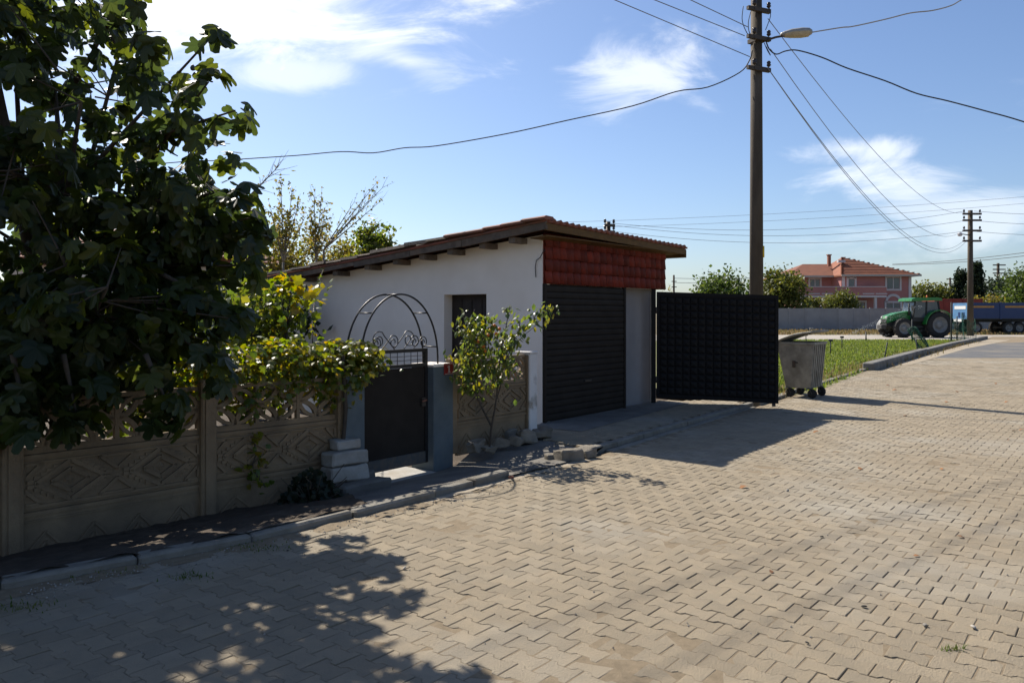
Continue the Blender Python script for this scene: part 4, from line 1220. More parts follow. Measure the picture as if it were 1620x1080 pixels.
# ------------------------------------------------------------------ grey panel wall in front of the pink house
wl = empty('panel_wall', (24, 82, -.05), 0, 'long grey precast panel wall before the pink house', 'wall')
wpn = MB(); wpn.bb(.06, 1.64, -.04, .04, 0, 2.30); wpm = wpn.mesh('wall_panel', M['wall_panel'])
wpo = MB().bb(-.09, .09, -.075, .075, 0, 2.34).mesh('post', M['wall_panel'])
for k in range(22):
    link('wall_panel', wpm, wl, (k * 1.7, 0, random.uniform(-.02, .02))); link('post', wpo, wl, (k * 1.7, 0, 0))

# ------------------------------------------------------------------ pink house
kh = 97 / F
hs = empty('pink_house', (0, 97, 0), 0, 'two storey pink house with red hipped tile roof and long balcony', 'house')
def hx(px): return (px - CX) * kh
def hz(py): return CH + (HOR - py) * kh
xl, xm, xr = hx(1278), hx(1331), hx(1442)
EV = hz(435)
MB().bb(xm, xr, 0, 11, 0, EV).build('wall', M['pink_wall'], hs)
MB().bb(xl, xm, 3.0, 11, 0, EV).build('wall', M['pink_wall'], hs)
def pilaster(x, y, z0, z1, w=.35): MB().bb(x - w / 2, x + w / 2, y - .06, y, z0, z1).build('corner_strip', M['house_white'], hs)
pilaster(xm + .25, 0, 3.7, EV - .1); pilaster(xr - .2, 0, 0, EV - .1); pilaster(xl + .2, 3.0, 3.7, EV - .1)
def window(x0, x1, y0, y1, yy, n=2, arch=False):
    z0, z1 = hz(y1), hz(y0); a, b = hx(x0), hx(x1)
    f = MB(); t = .22
    f.bb(a - t, b + t, yy - .08, yy, z1, z1 + t); f.bb(a - t, b + t, yy - .10, yy, z0 - t, z0); f.bb(a - t, a, yy - .08, yy, z0, z1); f.bb(b, b + t, yy - .08, yy, z0, z1)
    if arch: f.arc(((a + b) / 2, z1 + t * .5), (b - a) * .5, 0, math.pi, .3, yy - .08, yy, 10)
    w = f.build('window', M['house_white'], hs)
    wd = (b - a) / n
    for k in range(n):
        MB().bb(a + k * wd + .05, a + (k + 1) * wd - .05, yy - .03, yy - .01, z0 + .05, z1 - .05).build('pane', M['glass'], w)
    for k in range(1, n): MB().bb(a + k * wd - .05, a + k * wd + .05, yy - .05, yy, z0, z1).build('mullion', M['house_white'], w)
window(1403, 1423, 439, 457, 0, 2); window(1342, 1352, 441, 455, 0, 1, True); window(1402, 1424, 479, 489, 0, 2, True)
window(1296, 1312, 440, 456, 3.0, 2); window(1352, 1368, 478, 492, 0, 2)
bx0, bx1 = hx(1256), hx(1388)
bal = MB().bb(bx0, bx1, -2.4, 0, hz(471), hz(468)).build('balcony', M['house_white'], hs)
MB().bb(bx0, bx1, -2.4, -2.28, hz(468), hz(455)).build('parapet', M['pink_wall'], bal)
MB().bb(bx0 - .002, bx0 + .12, -2.28, 3, hz(468), hz(455)).build('parapet', M['pink_wall'], bal)
MB().bb(bx1 - .12, bx1 + .002, -2.28, -.01, hz(468), hz(455)).build('parapet', M['pink_wall'], bal)
MB().bb(bx0 - .03, bx1 + .03, -2.44, -2.25, hz(455), hz(454)).build('coping', M['house_white'], bal)
for px_ in (1276, 1297, 1360, 1380): MB().bb(hx(px_) - .7, hx(px_) + .7, -2.43, -2.4, hz(466), hz(464.5)).build('relief', M['house_white'], bal)
for px_ in (1259, 1300, 1340, 1372): MB().bb(hx(px_) - .14, hx(px_) + .14, -2.3, -2.02, 0, hz(471)).build('column', M['house_white'], bal)
rx0, rx1 = hx(1253), hx(1451)
ry0, ry1, rz0 = -.9, 12, EV
apx, apz = hx(1357), hz(403)
aly = 4.6
lw0 = hx(1296); 
def tri_roof(name, vs, fs, m, parent):
    return MB().add(vs, fs).build(name, M[m], parent)
xs = hx(1327)
rf = MB()
th = .18
A_ = [(xs, ry0, rz0), (rx1, ry0, rz0), (rx1, ry1, rz0), (xs, ry1, rz0), (apx, aly, apz), (apx + 1.0, aly + 1.5, apz)]
rf.add(A_, [(0, 1, 4), (1, 2, 5, 4), (2, 3, 5), (3, 0, 4, 5)])
rf.bb(xs, rx1, ry0, ry1, rz0 - th, rz0 - .002)
roofh = rf.build('roof', M['house_tile'], hs)
lf = MB()
lz = hz(413)
lf.add([(rx0, 1.6, rz0), (xs + 2.2, 1.6, rz0), (xs + 2.2, ry1 - .5, rz0), (rx0, ry1 - .5, rz0), (lw0 + .2, 6.0, lz), (xs + 2.2, 6.0, lz)], [(0, 1, 5, 4), (0, 4, 3), (3, 4, 5, 2)])
lf.bb(rx0, xs - .002, 1.6, ry1 - .5, rz0 - th, rz0 - .002)
lf.build('roof', M['house_tile'], hs)
MB().bb(xs - .05, rx1 + .05, ry0 - .10, ry0 - .002, rz0 - .20, rz0 + .02).build('gutter', M['lamp_shell'], roofh)
MB().bb(rx0 - .05, xs, 1.5, 1.598, rz0 - .20, rz0 + .02).build('gutter', M['lamp_shell'], hs)
# tile courses on the two visible slopes and ridge caps
def course(a, b, c, parent, n=11):
    """a, b the eaves corners, c the apex: ribs of tiles laid across the slope"""
    a, b, c = Vector(a), Vector(b), Vector(c)
    nn = (b - a).cross(c - a).normalized()
    if nn.z < 0: nn = -nn
    for k in range(n):
        t = k / n
        p, q = a.lerp(c, t), b.lerp(c, t)
        MB().bar(p + nn * .03, q + nn * .03, .16, .07, up=nn).build('tile_course', M['house_tile'], parent)
course((xs, ry0, rz0), (rx1, ry0, rz0), (apx, aly, apz), roofh)
for (p, q) in (((rx1, ry0, rz0), (apx, aly, apz)), ((xs, ry0, rz0), (apx, aly, apz))):
    p, q = Vector(p), Vector(q)
    for k in range(16):
        MB().box(p.lerp(q, (k + .5) / 16) + Vector((0, 0, .06)), (.26, .26, .10)).build('ridge_tile', M['house_tile'], roofh)
ch = MB(); ch.bb(hx(1331), hx(1335.5), 4.0, 4.4, hz(418), hz(400)); ch.bb(hx(1330), hx(1336.5), 3.92, 4.48, hz(400), hz(398.5)); ch.build('chimney', M['brick_red'], roofh)
MB().box((hx(1343), 2.3, hz(411.5)), (.9, .5, .30)).build('solar_panel', M['house_white'], roofh)
aw = empty('striped_awning', (hx(1253), 92.5, 2.9), 0, 'small red and white striped awning under the balcony', 'awning')
for k in range(10):
    MB().prism([(0, 0), (0, .03), (-1.6, -.95), (-1.6, -1.0)], 'X', k * .17, k * .17 + .168).build('stripe', M['sign_red'] if k % 2 == 0 else M['house_white'], aw)
for x in (.05, 1.65): MB().bb(x - .03, x + .03, -1.5, -1.44, -2.9, -.88).build('awning_post', M['dark_steel'], aw)

# house behind the fig tree
nh = empty('tiled_house', (-15.5, 24, 0), 0, 'house with red tiled roof half hidden behind the fig tree', 'house')
MB().bb(0, 7.0, 0, 7, 0, 3.4).build('wall', M['white_wall'], nh)
nr = MB(); nr.add([(-.5, -.6, 3.4), (7.5, -.6, 3.4), (7.5, 7.6, 3.4), (-.5, 7.6, 3.4), (2.5, 3.5, 4.9), (4.5, 3.5, 4.9)], [(0, 1, 5, 4), (1, 2, 5), (2, 3, 4, 5), (3, 0, 4)])
nr.bb(-.5, 7.5, -.6, 7.6, 3.22, 3.398)
nro = nr.build('roof', M['house_tile'], nh)
course((-.5, -.6, 3.4), (7.5, -.6, 3.4), (3.5, 3.5, 4.9), nro, 12)
nw = MB().bb(4.5, 5.6, -.05, -.002, 1.1, 2.3).build('window', M['house_white'], nh); MB().bb(4.6, 5.5, -.07, -.052, 1.2, 2.2).build('pane', M['glass'], nw)

# ------------------------------------------------------------------ stakes, net, sprinklers
stk = [((1398, 568), (1404, 541), 'leaning black stake nearest the end of the edging beam'), ((1453, 556), (1449, 536), 'second leaning black stake along the edging beam'), ((1443, 541), (1443, 505), 'upright thin black stake before the tractor cab'),
       ((1472, 550), (1462, 534), 'leaning stake propping the green net'), ((1370, 540), (1370, 524), 'short black stake at the far edge of the field'), ((1505, 541), (1505, 478), 'tall dark post in front of the red trailer'), ((1514, 540), (1514, 500), 'shorter dark post beside the tall one by the green net')]
for (b, t, lb) in stk:
    p = G(*b); q = A(t[0], t[1], p.y)
    tag(MB().tube([p - Vector((0, 0, .15)), q], [.028 * p.y / 30, .022 * p.y / 30], 6).build('stake', M['stake']), lb, 'stake')
def net(name, base, w, h, lean, folds, label, seed):
    mb = MB(); nx, nz_ = 26, 12
    grid = []
    for i in range(nx + 1):
        c = []
        for j in range(nz_ + 1):
            u, v = i / nx, j / nz_
            x = (u - .5) * w * (1 - .25 * v) + lean * v + .06 * mnoise.noise(Vector((u * 7, v * 5, seed)))
            y = folds * math.sin(u * 9 + v * 2 + seed) + .12 * mnoise.noise(Vector((u * 4, v * 4, seed + 3)))
            z = v * h * (.8 + .3 * mnoise.noise(Vector((u * 3, 0, seed + 8))))
            c.append(Vector((x, y, z)))
        grid.append(c)
    for i in range(nx + 1): mb.tube(grid[i], .011, 3, False)
    for j in range(nz_ + 1): mb.tube([grid[i][j] for i in range(nx + 1)], .011, 3, False)
    return tag(mb.build(name, M['net_green'], None, base), label, 'net')
net('plastic_net', G(1523, 540), 1.5, 1.75, .1, .22, 'bunched green plastic net standing beside the pole', 1)
net('plastic_net', G(1462, 552), .7, 1.3, -.55, .12, 'drooping strip of green plastic net behind the beam', 4)
for i, (x, y, h) in enumerate([(1314, 562, .62), (1332, 553, .60), (1275, 548, .6)]):
    p = G(x, y)
    r = empty('sprinkler', p, 0, ['thin black lawn sprinkler standing nearer the rubbish container', 'thin black lawn sprinkler standing farther into the field', 'thin black lawn sprinkler half hidden behind the container lid'][i], 'sprinkler')
    MB().tube([(0, 0, -.05), (0, 0, h)], .022, 6).build('riser', M['stake'], r)
    MB().box((0, 0, h), (.16, .07, .09)).build('head', M['stake'], r)
# fine water spray in front of the tractor
pts = []; 
for arc_ in range(3):
    p0 = G(1336, 553) + Vector((0, 0, .55)); 
    for i in range(150):
        t = rng.random() ** .8
        L = (5.2, 4.4, 3.4)[arc_]; hgt = (2.3, 1.7, .5)[arc_]
        p = p0 + Vector((L * t, 3.0 * t, hgt * t - (.7, .6, .5)[arc_] * t * t))
        pts.append((p.x + rng.normal(0, .02 + .07 * t), p.y + rng.normal(0, .1), p.z + rng.normal(0, .015 + .06 * t)))
pts = np.array(pts); n = len(pts)
oc = [(1, 0, 0), (-1, 0, 0), (0, 1, 0), (0, -1, 0), (0, 0, 1), (0, 0, -1)]
of = [(0, 2, 4), (2, 1, 4), (1, 3, 4), (3, 0, 4), (2, 0, 5), (1, 2, 5), (3, 1, 5), (0, 3, 5)]
tag(scatter('water_spray', oc, of, pts, np.tile(np.eye(3), (n, 1, 1)), rng.uniform(.006, .013, n), M['water_drop']), 'faint jets of sprinkler water over the field before the tractor', 'water', kind='stuff')

# ------------------------------------------------------------------ vegetation
def fig_leaf(cup=.22, droop=.3, wide=1.0):
    half = [(0, 1.0), (11, .93), (18, .72), (24, .54), (34, .78), (46, .90), (56, .84), (66, .58), (74, .47), (88, .62), (104, .66), (120, .56), (145, .36), (170, .22)]
    pts = [(a, r) for a, r in half] + [(-a, r) for a, r in reversed(half[1:])]
    vs = [(0, 0, .0)]
    for a, r in pts:
        t = math.radians(a)
        x, y = r * math.sin(t) * wide, r * math.cos(t)
        vs.append((x, y + .0, -cup * abs(x) - droop * max(0, y) ** 2 + .10 * math.sin(5 * t) * r * .5))
    n = len(pts)
    fs = [(0, 1 + (i + 1) % n, 1 + i) for i in range(n)]
    return [(x * .5, y * .5, z * .5) for x, y, z in vs], fs
def ivy_leaf(fold=.25):
    half = [(0, 1.0), (25, .62), (45, .85), (70, .58), (100, .70), (140, .45)]
    pts = half + [(-a, r) for a, r in reversed(half[1:])]
    vs = [(0, 0, 0)]
    for a, r in pts:
        t = math.radians(a); x, y = r * math.sin(t), r * math.cos(t)
        vs.append((x, y, -fold * abs(x) - .2 * max(0, y) ** 2))
    n = len(pts)
    return [(x * .5, y * .5, z * .5) for x, y, z in vs], [(0, 1 + (i + 1) % n, 1 + i) for i in range(n)]
OVAL = ([(0, 0, 0), (.30, .35, -.08), (.22, .75, -.10), (0, 1.0, -.16), (-.22, .75, -.10), (-.30, .35, -.08), (0, .5, .03)], [(0, 1, 6), (1, 2, 6), (2, 3, 6), (3, 4, 6), (4, 5, 6), (5, 0, 6)])
QUAD = ([(0, -.5, 0), (.42, 0, .08), (0, .6, 0), (-.42, 0, .08)], [(0, 1, 2, 3)])

def limb(mb, a, b, r0, r1, bend=.12, n=5, seed=0, sides=7):
    a, b = Vector(a), Vector(b); L = (b - a).length
    off = Vector((mnoise.noise(Vector((seed, 1, 0))), mnoise.noise(Vector((seed, 2, 5))), mnoise.noise(Vector((seed, 3, 9))) * .5)) * L * bend * 2
    pts = [a.lerp(b, i / n) + off * math.sin(math.pi * i / n) for i in range(n + 1)]
    mb.tube(pts, [r0 + (r1 - r0) * i / n for i in range(n + 1)], sides)
    return pts

def put_leaves(name, parent, tmpl, P, R, S_, m, singles, org, score=None):
    """the best `singles` leaves as their own objects, the rest as one foliage part"""
    P = np.asarray(P); n = len(P)
    if score is None: score = np.linalg.norm(P - np.array([0, 0, CH]), axis=1)
    order = np.argsort(score)
    k = min(singles, n)
    me = np_mesh(name, tmpl[0], [list(f) for f in tmpl[1]], m) if k else None
    for i in order[:k]:
        o = link(name, me, parent)
        Mx = Matrix.Translation((P[i] - np.array(org)).tolist()) @ Matrix(np.asarray(R[i]).tolist()).to_4x4() @ Matrix.Scale(float(S_[i]), 4)
        o.matrix_local = Mx
    r = order[k:]
    if len(r):
        o = scatter('foliage', tmpl[0], tmpl[1], P[r] - np.array(org), np.asarray(R)[r], np.asarray(S_)[r], m, parent)
        o['kind'] = 'stuff'

# ---- fig tree leaning over the fence
base = Vector((-4.0, 6.95, 0))
fig = empty('fig_tree', base, 0, 'big dark leaved fig tree leaning over the panel fence', 'tree')
tk = MB(); skel = []
trunk = limb(tk, (0, 0, -.05), (.15, -.25, 1.15), .13, .10, .1, 5, 3, 9)
ells = [((-3.62, 6.25, 3.05), (1.10, 1.05, 1.35)), ((-3.05, 5.62, 1.78), (1.05, .72, .72)), ((-4.35, 5.75, 2.3), (1.35, 1.05, 1.3)), ((-4.2, 6.2, 4.1), (1.15, 1.1, .85)), ((-2.75, 6.35, 2.45), (.72, .8, .75)), ((-3.7, 5.4, 1.35), (.9, .55, .45)), ((-4.9, 5.0, 3.0), (1.2, 1.1, 1.2))]
tips = []
for i, (c, r) in enumerate(ells):
    cl = Vector(c) - base
    pts = limb(tk, trunk[-1 - (i % 2)], cl, .07, .03, .18, 6, 10 + i, 7)
    skel += pts
    for j in range(5):
        d = Vector(rng.normal(0, 1, 3)).normalized()
        e = cl + Vector((d.x * r[0], d.y * r[1], abs(d.z) * r[2] * .8 if j % 2 else d.z * r[2])) * .75
        skel += limb(tk, pts[3 + j % 4], e, .028, .012, .2, 5, 40 + i * 7 + j, 5)
# long sprays that make the outline on the street side
sprays = [((150, 260), (338, 55), 6.3), ((200, 230), (372, 175), 6.2), ((230, 320), (385, 300), 6.1), ((200, 150), (240, 60), 6.4), ((230, 380), (395, 345), 6.3), ((210, 420), (395, 420), 6.2), ((250, 430), (380, 500), 5.9), ((120, 130), (200, -10), 6.5), ((240, 250), (330, 130), 6.2), ((230, 480), (350, 590), 5.7), ((100, 560), (120, 650), 5.2), ((230, 560), (270, 650), 5.45), ((20, 560), (40, 660), 5.0), ((280, 330), (410, 360), 6.5)]
for k, (a, b, Y) in enumerate(sprays):
    fw = .75 if b[1] < 200 else 0.0
    p, q = A(*a, Y - fw * .3) - base, A(*b, Y - fw + rng.normal(0, .05)) - base
    pts = limb(tk, p, q, .020, .006, .10, 8, 90 + k, 5)
    tips += [(x, q - p, 3) for x in pts[2:]] + [(pts[-1], q - p, 4)]
tk.build('trunk', M['bark'], fig)
sk = np.array([list(p) for p in skel])
def inside(p):
    return any(sum(((p[i] - c[i]) / r[i]) ** 2 for i in range(3)) < 1 for c, r in ells)
LP, LR, LS = [], [], []
tw = MB()
cnt = 0
while cnt < 610:
    c, r = ells[rng.integers(len(ells))]
    d = rng.normal(0, 1, 3); d /= np.linalg.norm(d)
    rad = rng.uniform(.25, 1.0)
    p = np.array(c) + d * np.array(r) * rad
    if p[2] < .95: continue
    if p[1] < 4.75 - .0 and p[2] < 1.7: continue
    if p[0] > kerb_x(min(max(p[1], 0), 50)) - .0 and p[2] < 1.6: continue
    q = p - np.array(base)
    j = np.argmin(np.linalg.norm(sk - q, axis=1)); s0 = sk[j]
    if np.linalg.norm(s0 - q) > .25:
        e0 = q + (s0 - q) / np.linalg.norm(s0 - q) * min(np.linalg.norm(s0 - q), .5)
        tw.tube([Vector(e0), Vector(q)], [.008, .004], 4, False)
    out = q - s0; out = out / max(np.linalg.norm(out), 1e-3)
    tips.append((Vector(q), Vector(out), 0)); cnt += 1
for (q, out, nl) in tips:
    out = np.array(out.normalized() if out.length > 0 else Vector((0, 0, 1)))
    for k in range(nl or rng.integers(5, 9)):
        d = rng.normal(0, 1, 3) + out * .5; d /= np.linalg.norm(d)
        pos = np.array(q) + d * rng.uniform(.05, .17) - np.array([0, 0, .03])
        tipd = d * .7 + np.array([0, 0, -1.1]) + rng.normal(0, .25, 3)
        nrm = np.array([0, 0, 1.0]) * .45 + d * .95 + rng.normal(0, .3, 3)
        LP.append(pos + np.array(base)); LR.append((nrm, tipd)); LS.append(rng.uniform(.17, .31))
tag(tw.build('twigs', M['bark'], fig), kind='stuff')
LRm = frame_from(np.array([a for a, b in LR]), np.array([b for a, b in LR]))
LP = np.array(LP)
sc = np.linalg.norm(LP - np.array([0, 0, CH]), axis=1) + np.where((LP[:, 0] / LP[:, 1] < -.64) | ((LP[:, 2] - CH) / LP[:, 1] > .40), 50, 0)
order = np.argsort(sc)
for var in range(3):
    ids = order[var::3]
    put_leaves('leaf', fig, fig_leaf((.12, .26, .36)[var], (.15, .32, .5)[var], (1.0, .9, 1.12)[var]), LP[ids], LRm[ids], np.array(LS)[ids], M['fig_leaf'], 100, base, sc[ids])
for k, (x, y) in enumerate([(330, 60), (305, 108), (308, 120), (291, 130), (165, 35), (176, 28), (335, 290)]):
    p = A(x, y, 6.15) - base
    MB().lathe([(.001, -.022), (.016, -.016), (.022, 0), (.014, .018), (.004, .028), (.001, .03)], 8, c=p).build('fig_fruit', M['fig_fruit'], fig)

settle(fig)
# ---- vine on the fence top and the gate pillar
vb = Vector((-1.95, 7.15, 0))
vine = empty('climbing_vine', vb, 0, 'yellow green climbing vine sprawling over the fence top and gate pillar', 'vine')
vs_ = MB()
path = [(-2.75, 6.35), (-2.3, 6.78), (-1.95, 7.12), (-1.66, 7.36), (-1.50, 7.50), (-1.40, 7.60)]
def path_at(t):
    f = t * (len(path) - 1); i = min(int(f), len(path) - 2); u = f - i
    return np.array([path[i][0] + (path[i + 1][0] - path[i][0]) * u, path[i][1] + (path[i + 1][1] - path[i][1]) * u])
VP, VN, VT, VS = [], [], [], []
for i in range(2900):
    t = rng.random(); c = path_at(t)
    acr = rng.normal(0, .18)
    hi = (1.55 - .10 * t - .03) * (1 - .0) + .05 * math.sin(t * 23)
    if t > .86: hi -= (t - .86) * .9
    lo = .96 + .10 * math.sin(t * 17 + 1) if t < .8 else 1.16
    u = rng.random()
    z = lo + (hi - lo) * u ** .8
    wd = .9 if u > .5 else .65
    p = np.array([c[0] - acr * .78 * wd, c[1] + acr * .62 * wd, z + rng.normal(0, .03)])
    VP.append(p); d = rng.normal(0, 1, 3)
    side = np.array([.78, -.62, 0]) * (1 if acr < 0 else -1)
    VN.append(np.array([0, 0, 1.0]) * (.4 + u) + side * .7 + d * .45); VT.append(np.array([0, 0, -1.0]) + d * .6 + side * .4); VS.append(rng.uniform(.055, .12))
# trailing strands: one down the fence panel, one up to the roof
def strand(pts, n, spread, smin, smax, r=.006):
    vs_.tube([Vector(p) - vb for p in smooth([Vector(p) for p in pts], 5)], r, 5)
    sp = smooth([Vector(p) for p in pts], 8)
    for k in range(n):
        p = np.array(sp[rng.integers(len(sp))]) + rng.normal(0, spread, 3)
        VP.append(p); d = rng.normal(0, 1, 3); VN.append(d + np.array([.5, -.6, .5])); VT.append(np.array([0, 0, -1.0]) + d * .5); VS.append(rng.uniform(smin, smax))
strand([A(398, 630, 6.75), A(388, 670, 6.72), A(405, 710, 6.68), A(400, 740, 6.65), A(420, 770, 6.6)], 70, .045, .06, .12)
strand([A(496, 560, 8.1), A(494, 520, 8.3), A(497, 480, 9.5), A(503, 450, 11.5), A(512, 425, 12.8)], 60, .02, .025, .06)
strand([A(575, 600, 7.5), A(570, 650, 7.45), A(560, 690, 7.42), A(572, 730, 7.4)], 16, .03, .03, .06)
strand([A(548, 600, 7.3), A(545, 680, 7.28), A(542, 740, 7.26)], 6, .02, .02, .05, .012)
for k in range(9):
    t = k / 9; c = path_at(t)
    limb(vs_, (c[0] - vb.x, c[1] - vb.y, .95), (path_at(min(1, t + .2))[0] - vb.x + rng.normal(0, .05), path_at(min(1, t + .2))[1] - vb.y, 1.35), .009, .004, .2, 6, 200 + k, 5)
limb(vs_, Vector((-2.25, 6.98, 0.02)) - vb, Vector((-2.1, 7.05, 1.2)) - vb, .022, .014, .1, 6, 300, 6)
vs_.build('stem', M['bark'], vine)
put_leaves('leaf', vine, ivy_leaf(), VP, frame_from(np.array(VN), np.array(VT)), VS, M['vine_leaf'], 300, vb)

settle(vine)
# ---- dark ivy heap beside the stacked blocks
ib = Vector((-1.72, 6.72, .07))
ivy = empty('ivy_plant', ib, 0, 'dark low ivy clump on the soil beside the stacked blocks', 'plant')
iv = MB(); IP, IN, IT, IS = [], [], [], []
for k in range(14):
    a = rng.uniform(0, 6.28); e = Vector((.30 * math.cos(a), .16 * math.sin(a), rng.uniform(.15, .42)))
    limb(iv, (0, 0, 0), e, .006, .003, .2, 4, 400 + k, 4)
for k in range(420):
    a = rng.uniform(0, 6.28); r = rng.random() ** .6
    p = np.array(ib) + np.array([.30 * r * math.cos(a), .16 * r * math.sin(a), .02 + .34 * (1 - r * r) * rng.random() ** .6])
    IP.append(p); d = rng.normal(0, 1, 3); IN.append(d * .6 + np.array([.2, -.6, .6])); IT.append(np.array([0, -.3, -1]) + d * .5); IS.append(rng.uniform(.05, .10))
iv.build('stem', M['bark'], ivy)
leaf_mat('ivy_dark', [(.008, .014, .007), (.011, .018, .008), (.015, .022, .009)], .2, .5, .3)
put_leaves('leaf', ivy, ivy_leaf(.1), IP, frame_from(np.array(IN), np.array(IT)), IS, M['ivy_dark'], 120, ib)

settle(ivy)
# ---- flowering bush by the short fence
bb_ = G(774, 712, .06)
bush = empty('flowering_bush', bb_, 0, 'slender bush with yellowing leaves and orange berries before the short fence', 'bush')
st = MB(); Yb = bb_.y
def bA(x, y, dy=0.0): return A(x, y, Yb + dy) - bb_
BP = []
stems = [[(774, 712), (778, 672), (784, 640), (788, 600), (792, 560), (800, 520), (806, 485)], [(778, 675), (768, 655), (756, 630), (748, 600), (742, 560), (745, 520), (750, 500)], [(783, 640), (792, 610), (800, 570), (815, 545), (832, 528), (850, 512), (862, 492)], [(788, 600), (776, 560), (770, 530), (765, 505)], [(748, 600), (735, 575), (728, 550), (724, 530)], [(800, 560), (818, 530), (824, 505)]]
for k, s in enumerate(stems):
    r0 = .016 if k < 2 else .008
    pts = smooth([bA(x, y, .12 * mnoise.noise(Vector((k, i, 0)))) for i, (x, y) in enumerate(s)], 4)
    st.tube(pts, [r0 * (1 - .7 * i / (len(pts) - 1)) for i in range(len(pts))], 6)
clumps = [(745, 505, .11, 60), (760, 530, .14, 110), (775, 510, .10, 60), (736, 560, .11, 70), (745, 580, .13, 110), (768, 575, .14, 120), (792, 545, .14, 100), (800, 575, .10, 60), (812, 530, .12, 60), (806, 488, .04, 14), (862, 492, .09, 55), (845, 505, .06, 20), (734, 528, .07, 30), (738, 612, .08, 30), (760, 610, .10, 50), (785, 590, .13, 80), (742, 590, .10, 50), (752, 545, .12, 80), (822, 510, .08, 30)]
NP, NN, NT, NS = [], [], [], []
for (x, y, s, n) in clumps:
    c = np.array(bA(x, y)) + np.array([0, rng.normal(0, .08), 0])
    for i in range(5):
        e = Vector(c + rng.normal(0, s * .7, 3)); limb(st, Vector(c), e, .004, .002, .2, 3, rng.random() * 99, 4)
    for i in range(int(n * .8)):
        p = c + rng.normal(0, s * .85, 3) * np.array([1, 1, .8]); d = rng.normal(0, 1, 3)
        NP.append(p + np.array(bb_)); NN.append(d + np.array([0, -.1, .9])); NT.append(d * .9 + np.array([0, 0, -.5])); NS.append(rng.uniform(.05, .105))
st.build('stem', M['bark'], bush)
put_leaves('leaf', bush, OVAL, NP, frame_from(np.array(NN), np.array(NT)), NS, M['bush_leaf'], 250, bb_)
for (x, y) in [(776, 522), (782, 515), (785, 528), (765, 548), (768, 555), (772, 530), (790, 520), (757, 540)]:
    p = bA(x, y, -.08)
    MB().lathe([(.001, -.022), (.018, -.014), (.024, 0), (.016, .016), (.001, .022)], 7, c=p).build('berry_cluster', M['bush_fruit'], bush)

# ---- generic trees
def tree(name, label, loc, h, crown, m, nclump=60, per=70, leaf=.25, trunk_r=.15, cz=.6, group=None, spread=.28, limbs=9, bark='bark', seed=0, conifer=False, tmpl=QUAD, trunk_h=None, cat='tree'):
    """crown = (rx, ry, rz) half sizes, centred at cz of the height"""
    r = empty(name, loc, 0, label, cat, group)
    g = np.random.default_rng(1000 + seed)
    mb = MB(); C = Vector((0, 0, h - crown[2]))
    th = trunk_h if trunk_h else max(.3, h - crown[2] * 1.6)
    tp_ = limb(mb, (0, 0, -.1), (g.normal(0, .04) * h, 0, th), trunk_r, trunk_r * .7, .05, 5, seed, 8)
    cl = []
    for k in range(nclump):
        d = g.normal(0, 1, 3); d /= np.linalg.norm(d)
        if conifer:
            t = g.random() ** .8; z = -crown[2] + 2 * crown[2] * t
            rr = (1 - t) ** .75 * g.uniform(.35, 1.0); a = g.uniform(0, 6.28)
            c = np.array([crown[0] * rr * math.cos(a), crown[1] * rr * math.sin(a), z])
        else:
            rad = g.uniform(.45, 1.0) * (1 + .25 * mnoise.noise(Vector((d[0] * 2 + seed, d[1] * 2, d[2] * 2))))
            c = d * np.array(crown) * rad
        cl.append(c + np.array(C))
    if conifer:
        limb(mb, tp_[-1], C + Vector((0, 0, crown[2] * .9)), trunk_r * .7, trunk_r * .15, .02, 5, seed + 3, 6)
    for k in range(limbs):
        e = Vector(cl[k % len(cl)])
        limb(mb, tp_[-1 - k % 2], e, trunk_r * .45, trunk_r * .1, .15, 5, seed + 10 + k, 6)
    mb.build('trunk', M[bark], r)
    P_, D_ = [], []
    sp = spread * min(crown)
    for c in cl:
        n = int(per * g.uniform(.5, 1.4))
        P_.append(c + g.normal(0, 1, (n, 3)) * np.array([sp, sp, sp * .75])); 
    P_ = np.concatenate(P_); n = len(P_)
    P_ = P_[P_[:, 2] > .05]; n = len(P_)
    nr_ = g.normal(0, 1, (n, 3)) + np.array([0, 0, .5]); tp2 = g.normal(0, 1, (n, 3)) + np.array([0, 0, -.3])
    o = scatter('crown', tmpl[0], tmpl[1], P_, frame_from(nr_, tp2), leaf * g.uniform(.6, 1.3, n), M[m], r)
    return r
def at_px(px, Y, z=0.0): return Vector(((px - CX) / F * Y, Y, z))
tree('round_tree', 'round bushy green tree rising behind the black gate', at_px(1146, 48), CH + 65 * 48 / F, (1.55, 1.5, 1.5), 'tree_leaf', 75, 55, .20, .12, seed=1)
tree('broad_tree', 'broad olive green tree left of the pink house', at_px(1237, 86), CH + 66 * 86 / F, (2.15, 2.2, 2.7), 'olive_leaf', 110, 60, .32, .2, seed=2)
tree('shrub', 'yellow green shrub growing before the balcony of the pink house', at_px(1330, 89), CH + 37 * 89 / F, (1.9, 1.3, 1.7), 'olive_leaf', 70, 50, .26, .1, seed=3, cat='shrub')
tree('shrub', 'small shrub growing beside the striped awning', at_px(1283, 88), CH + 24 * 88 / F, (1.4, 1.0, 1.3), 'olive_leaf', 45, 45, .24, .1, seed=4, cat='shrub')
tree('broad_tree', 'broad autumn tinted tree between the pink house and the conifers', at_px(1464, 112), CH + 49 * 112 / F, (3.2, 2.6, 2.8), 'olive_leaf', 100, 55, .36, .2, seed=5)
tree('broad_tree', 'low yellowing tree tops behind the red trailer', at_px(1492, 118), CH + 40 * 118 / F, (1.8, 1.6, 2.0), 'olive_leaf', 55, 50, .34, .2, seed=15)
tree('conifer', 'dark ragged conifer just left of the pole by the beams', at_px(1520, 110), CH + 66 * 110 / F, (1.6, 1.6, 3.6), 'dark_leaf', 120, 60, .34, .2, seed=6, conifer=True, spread=.2)
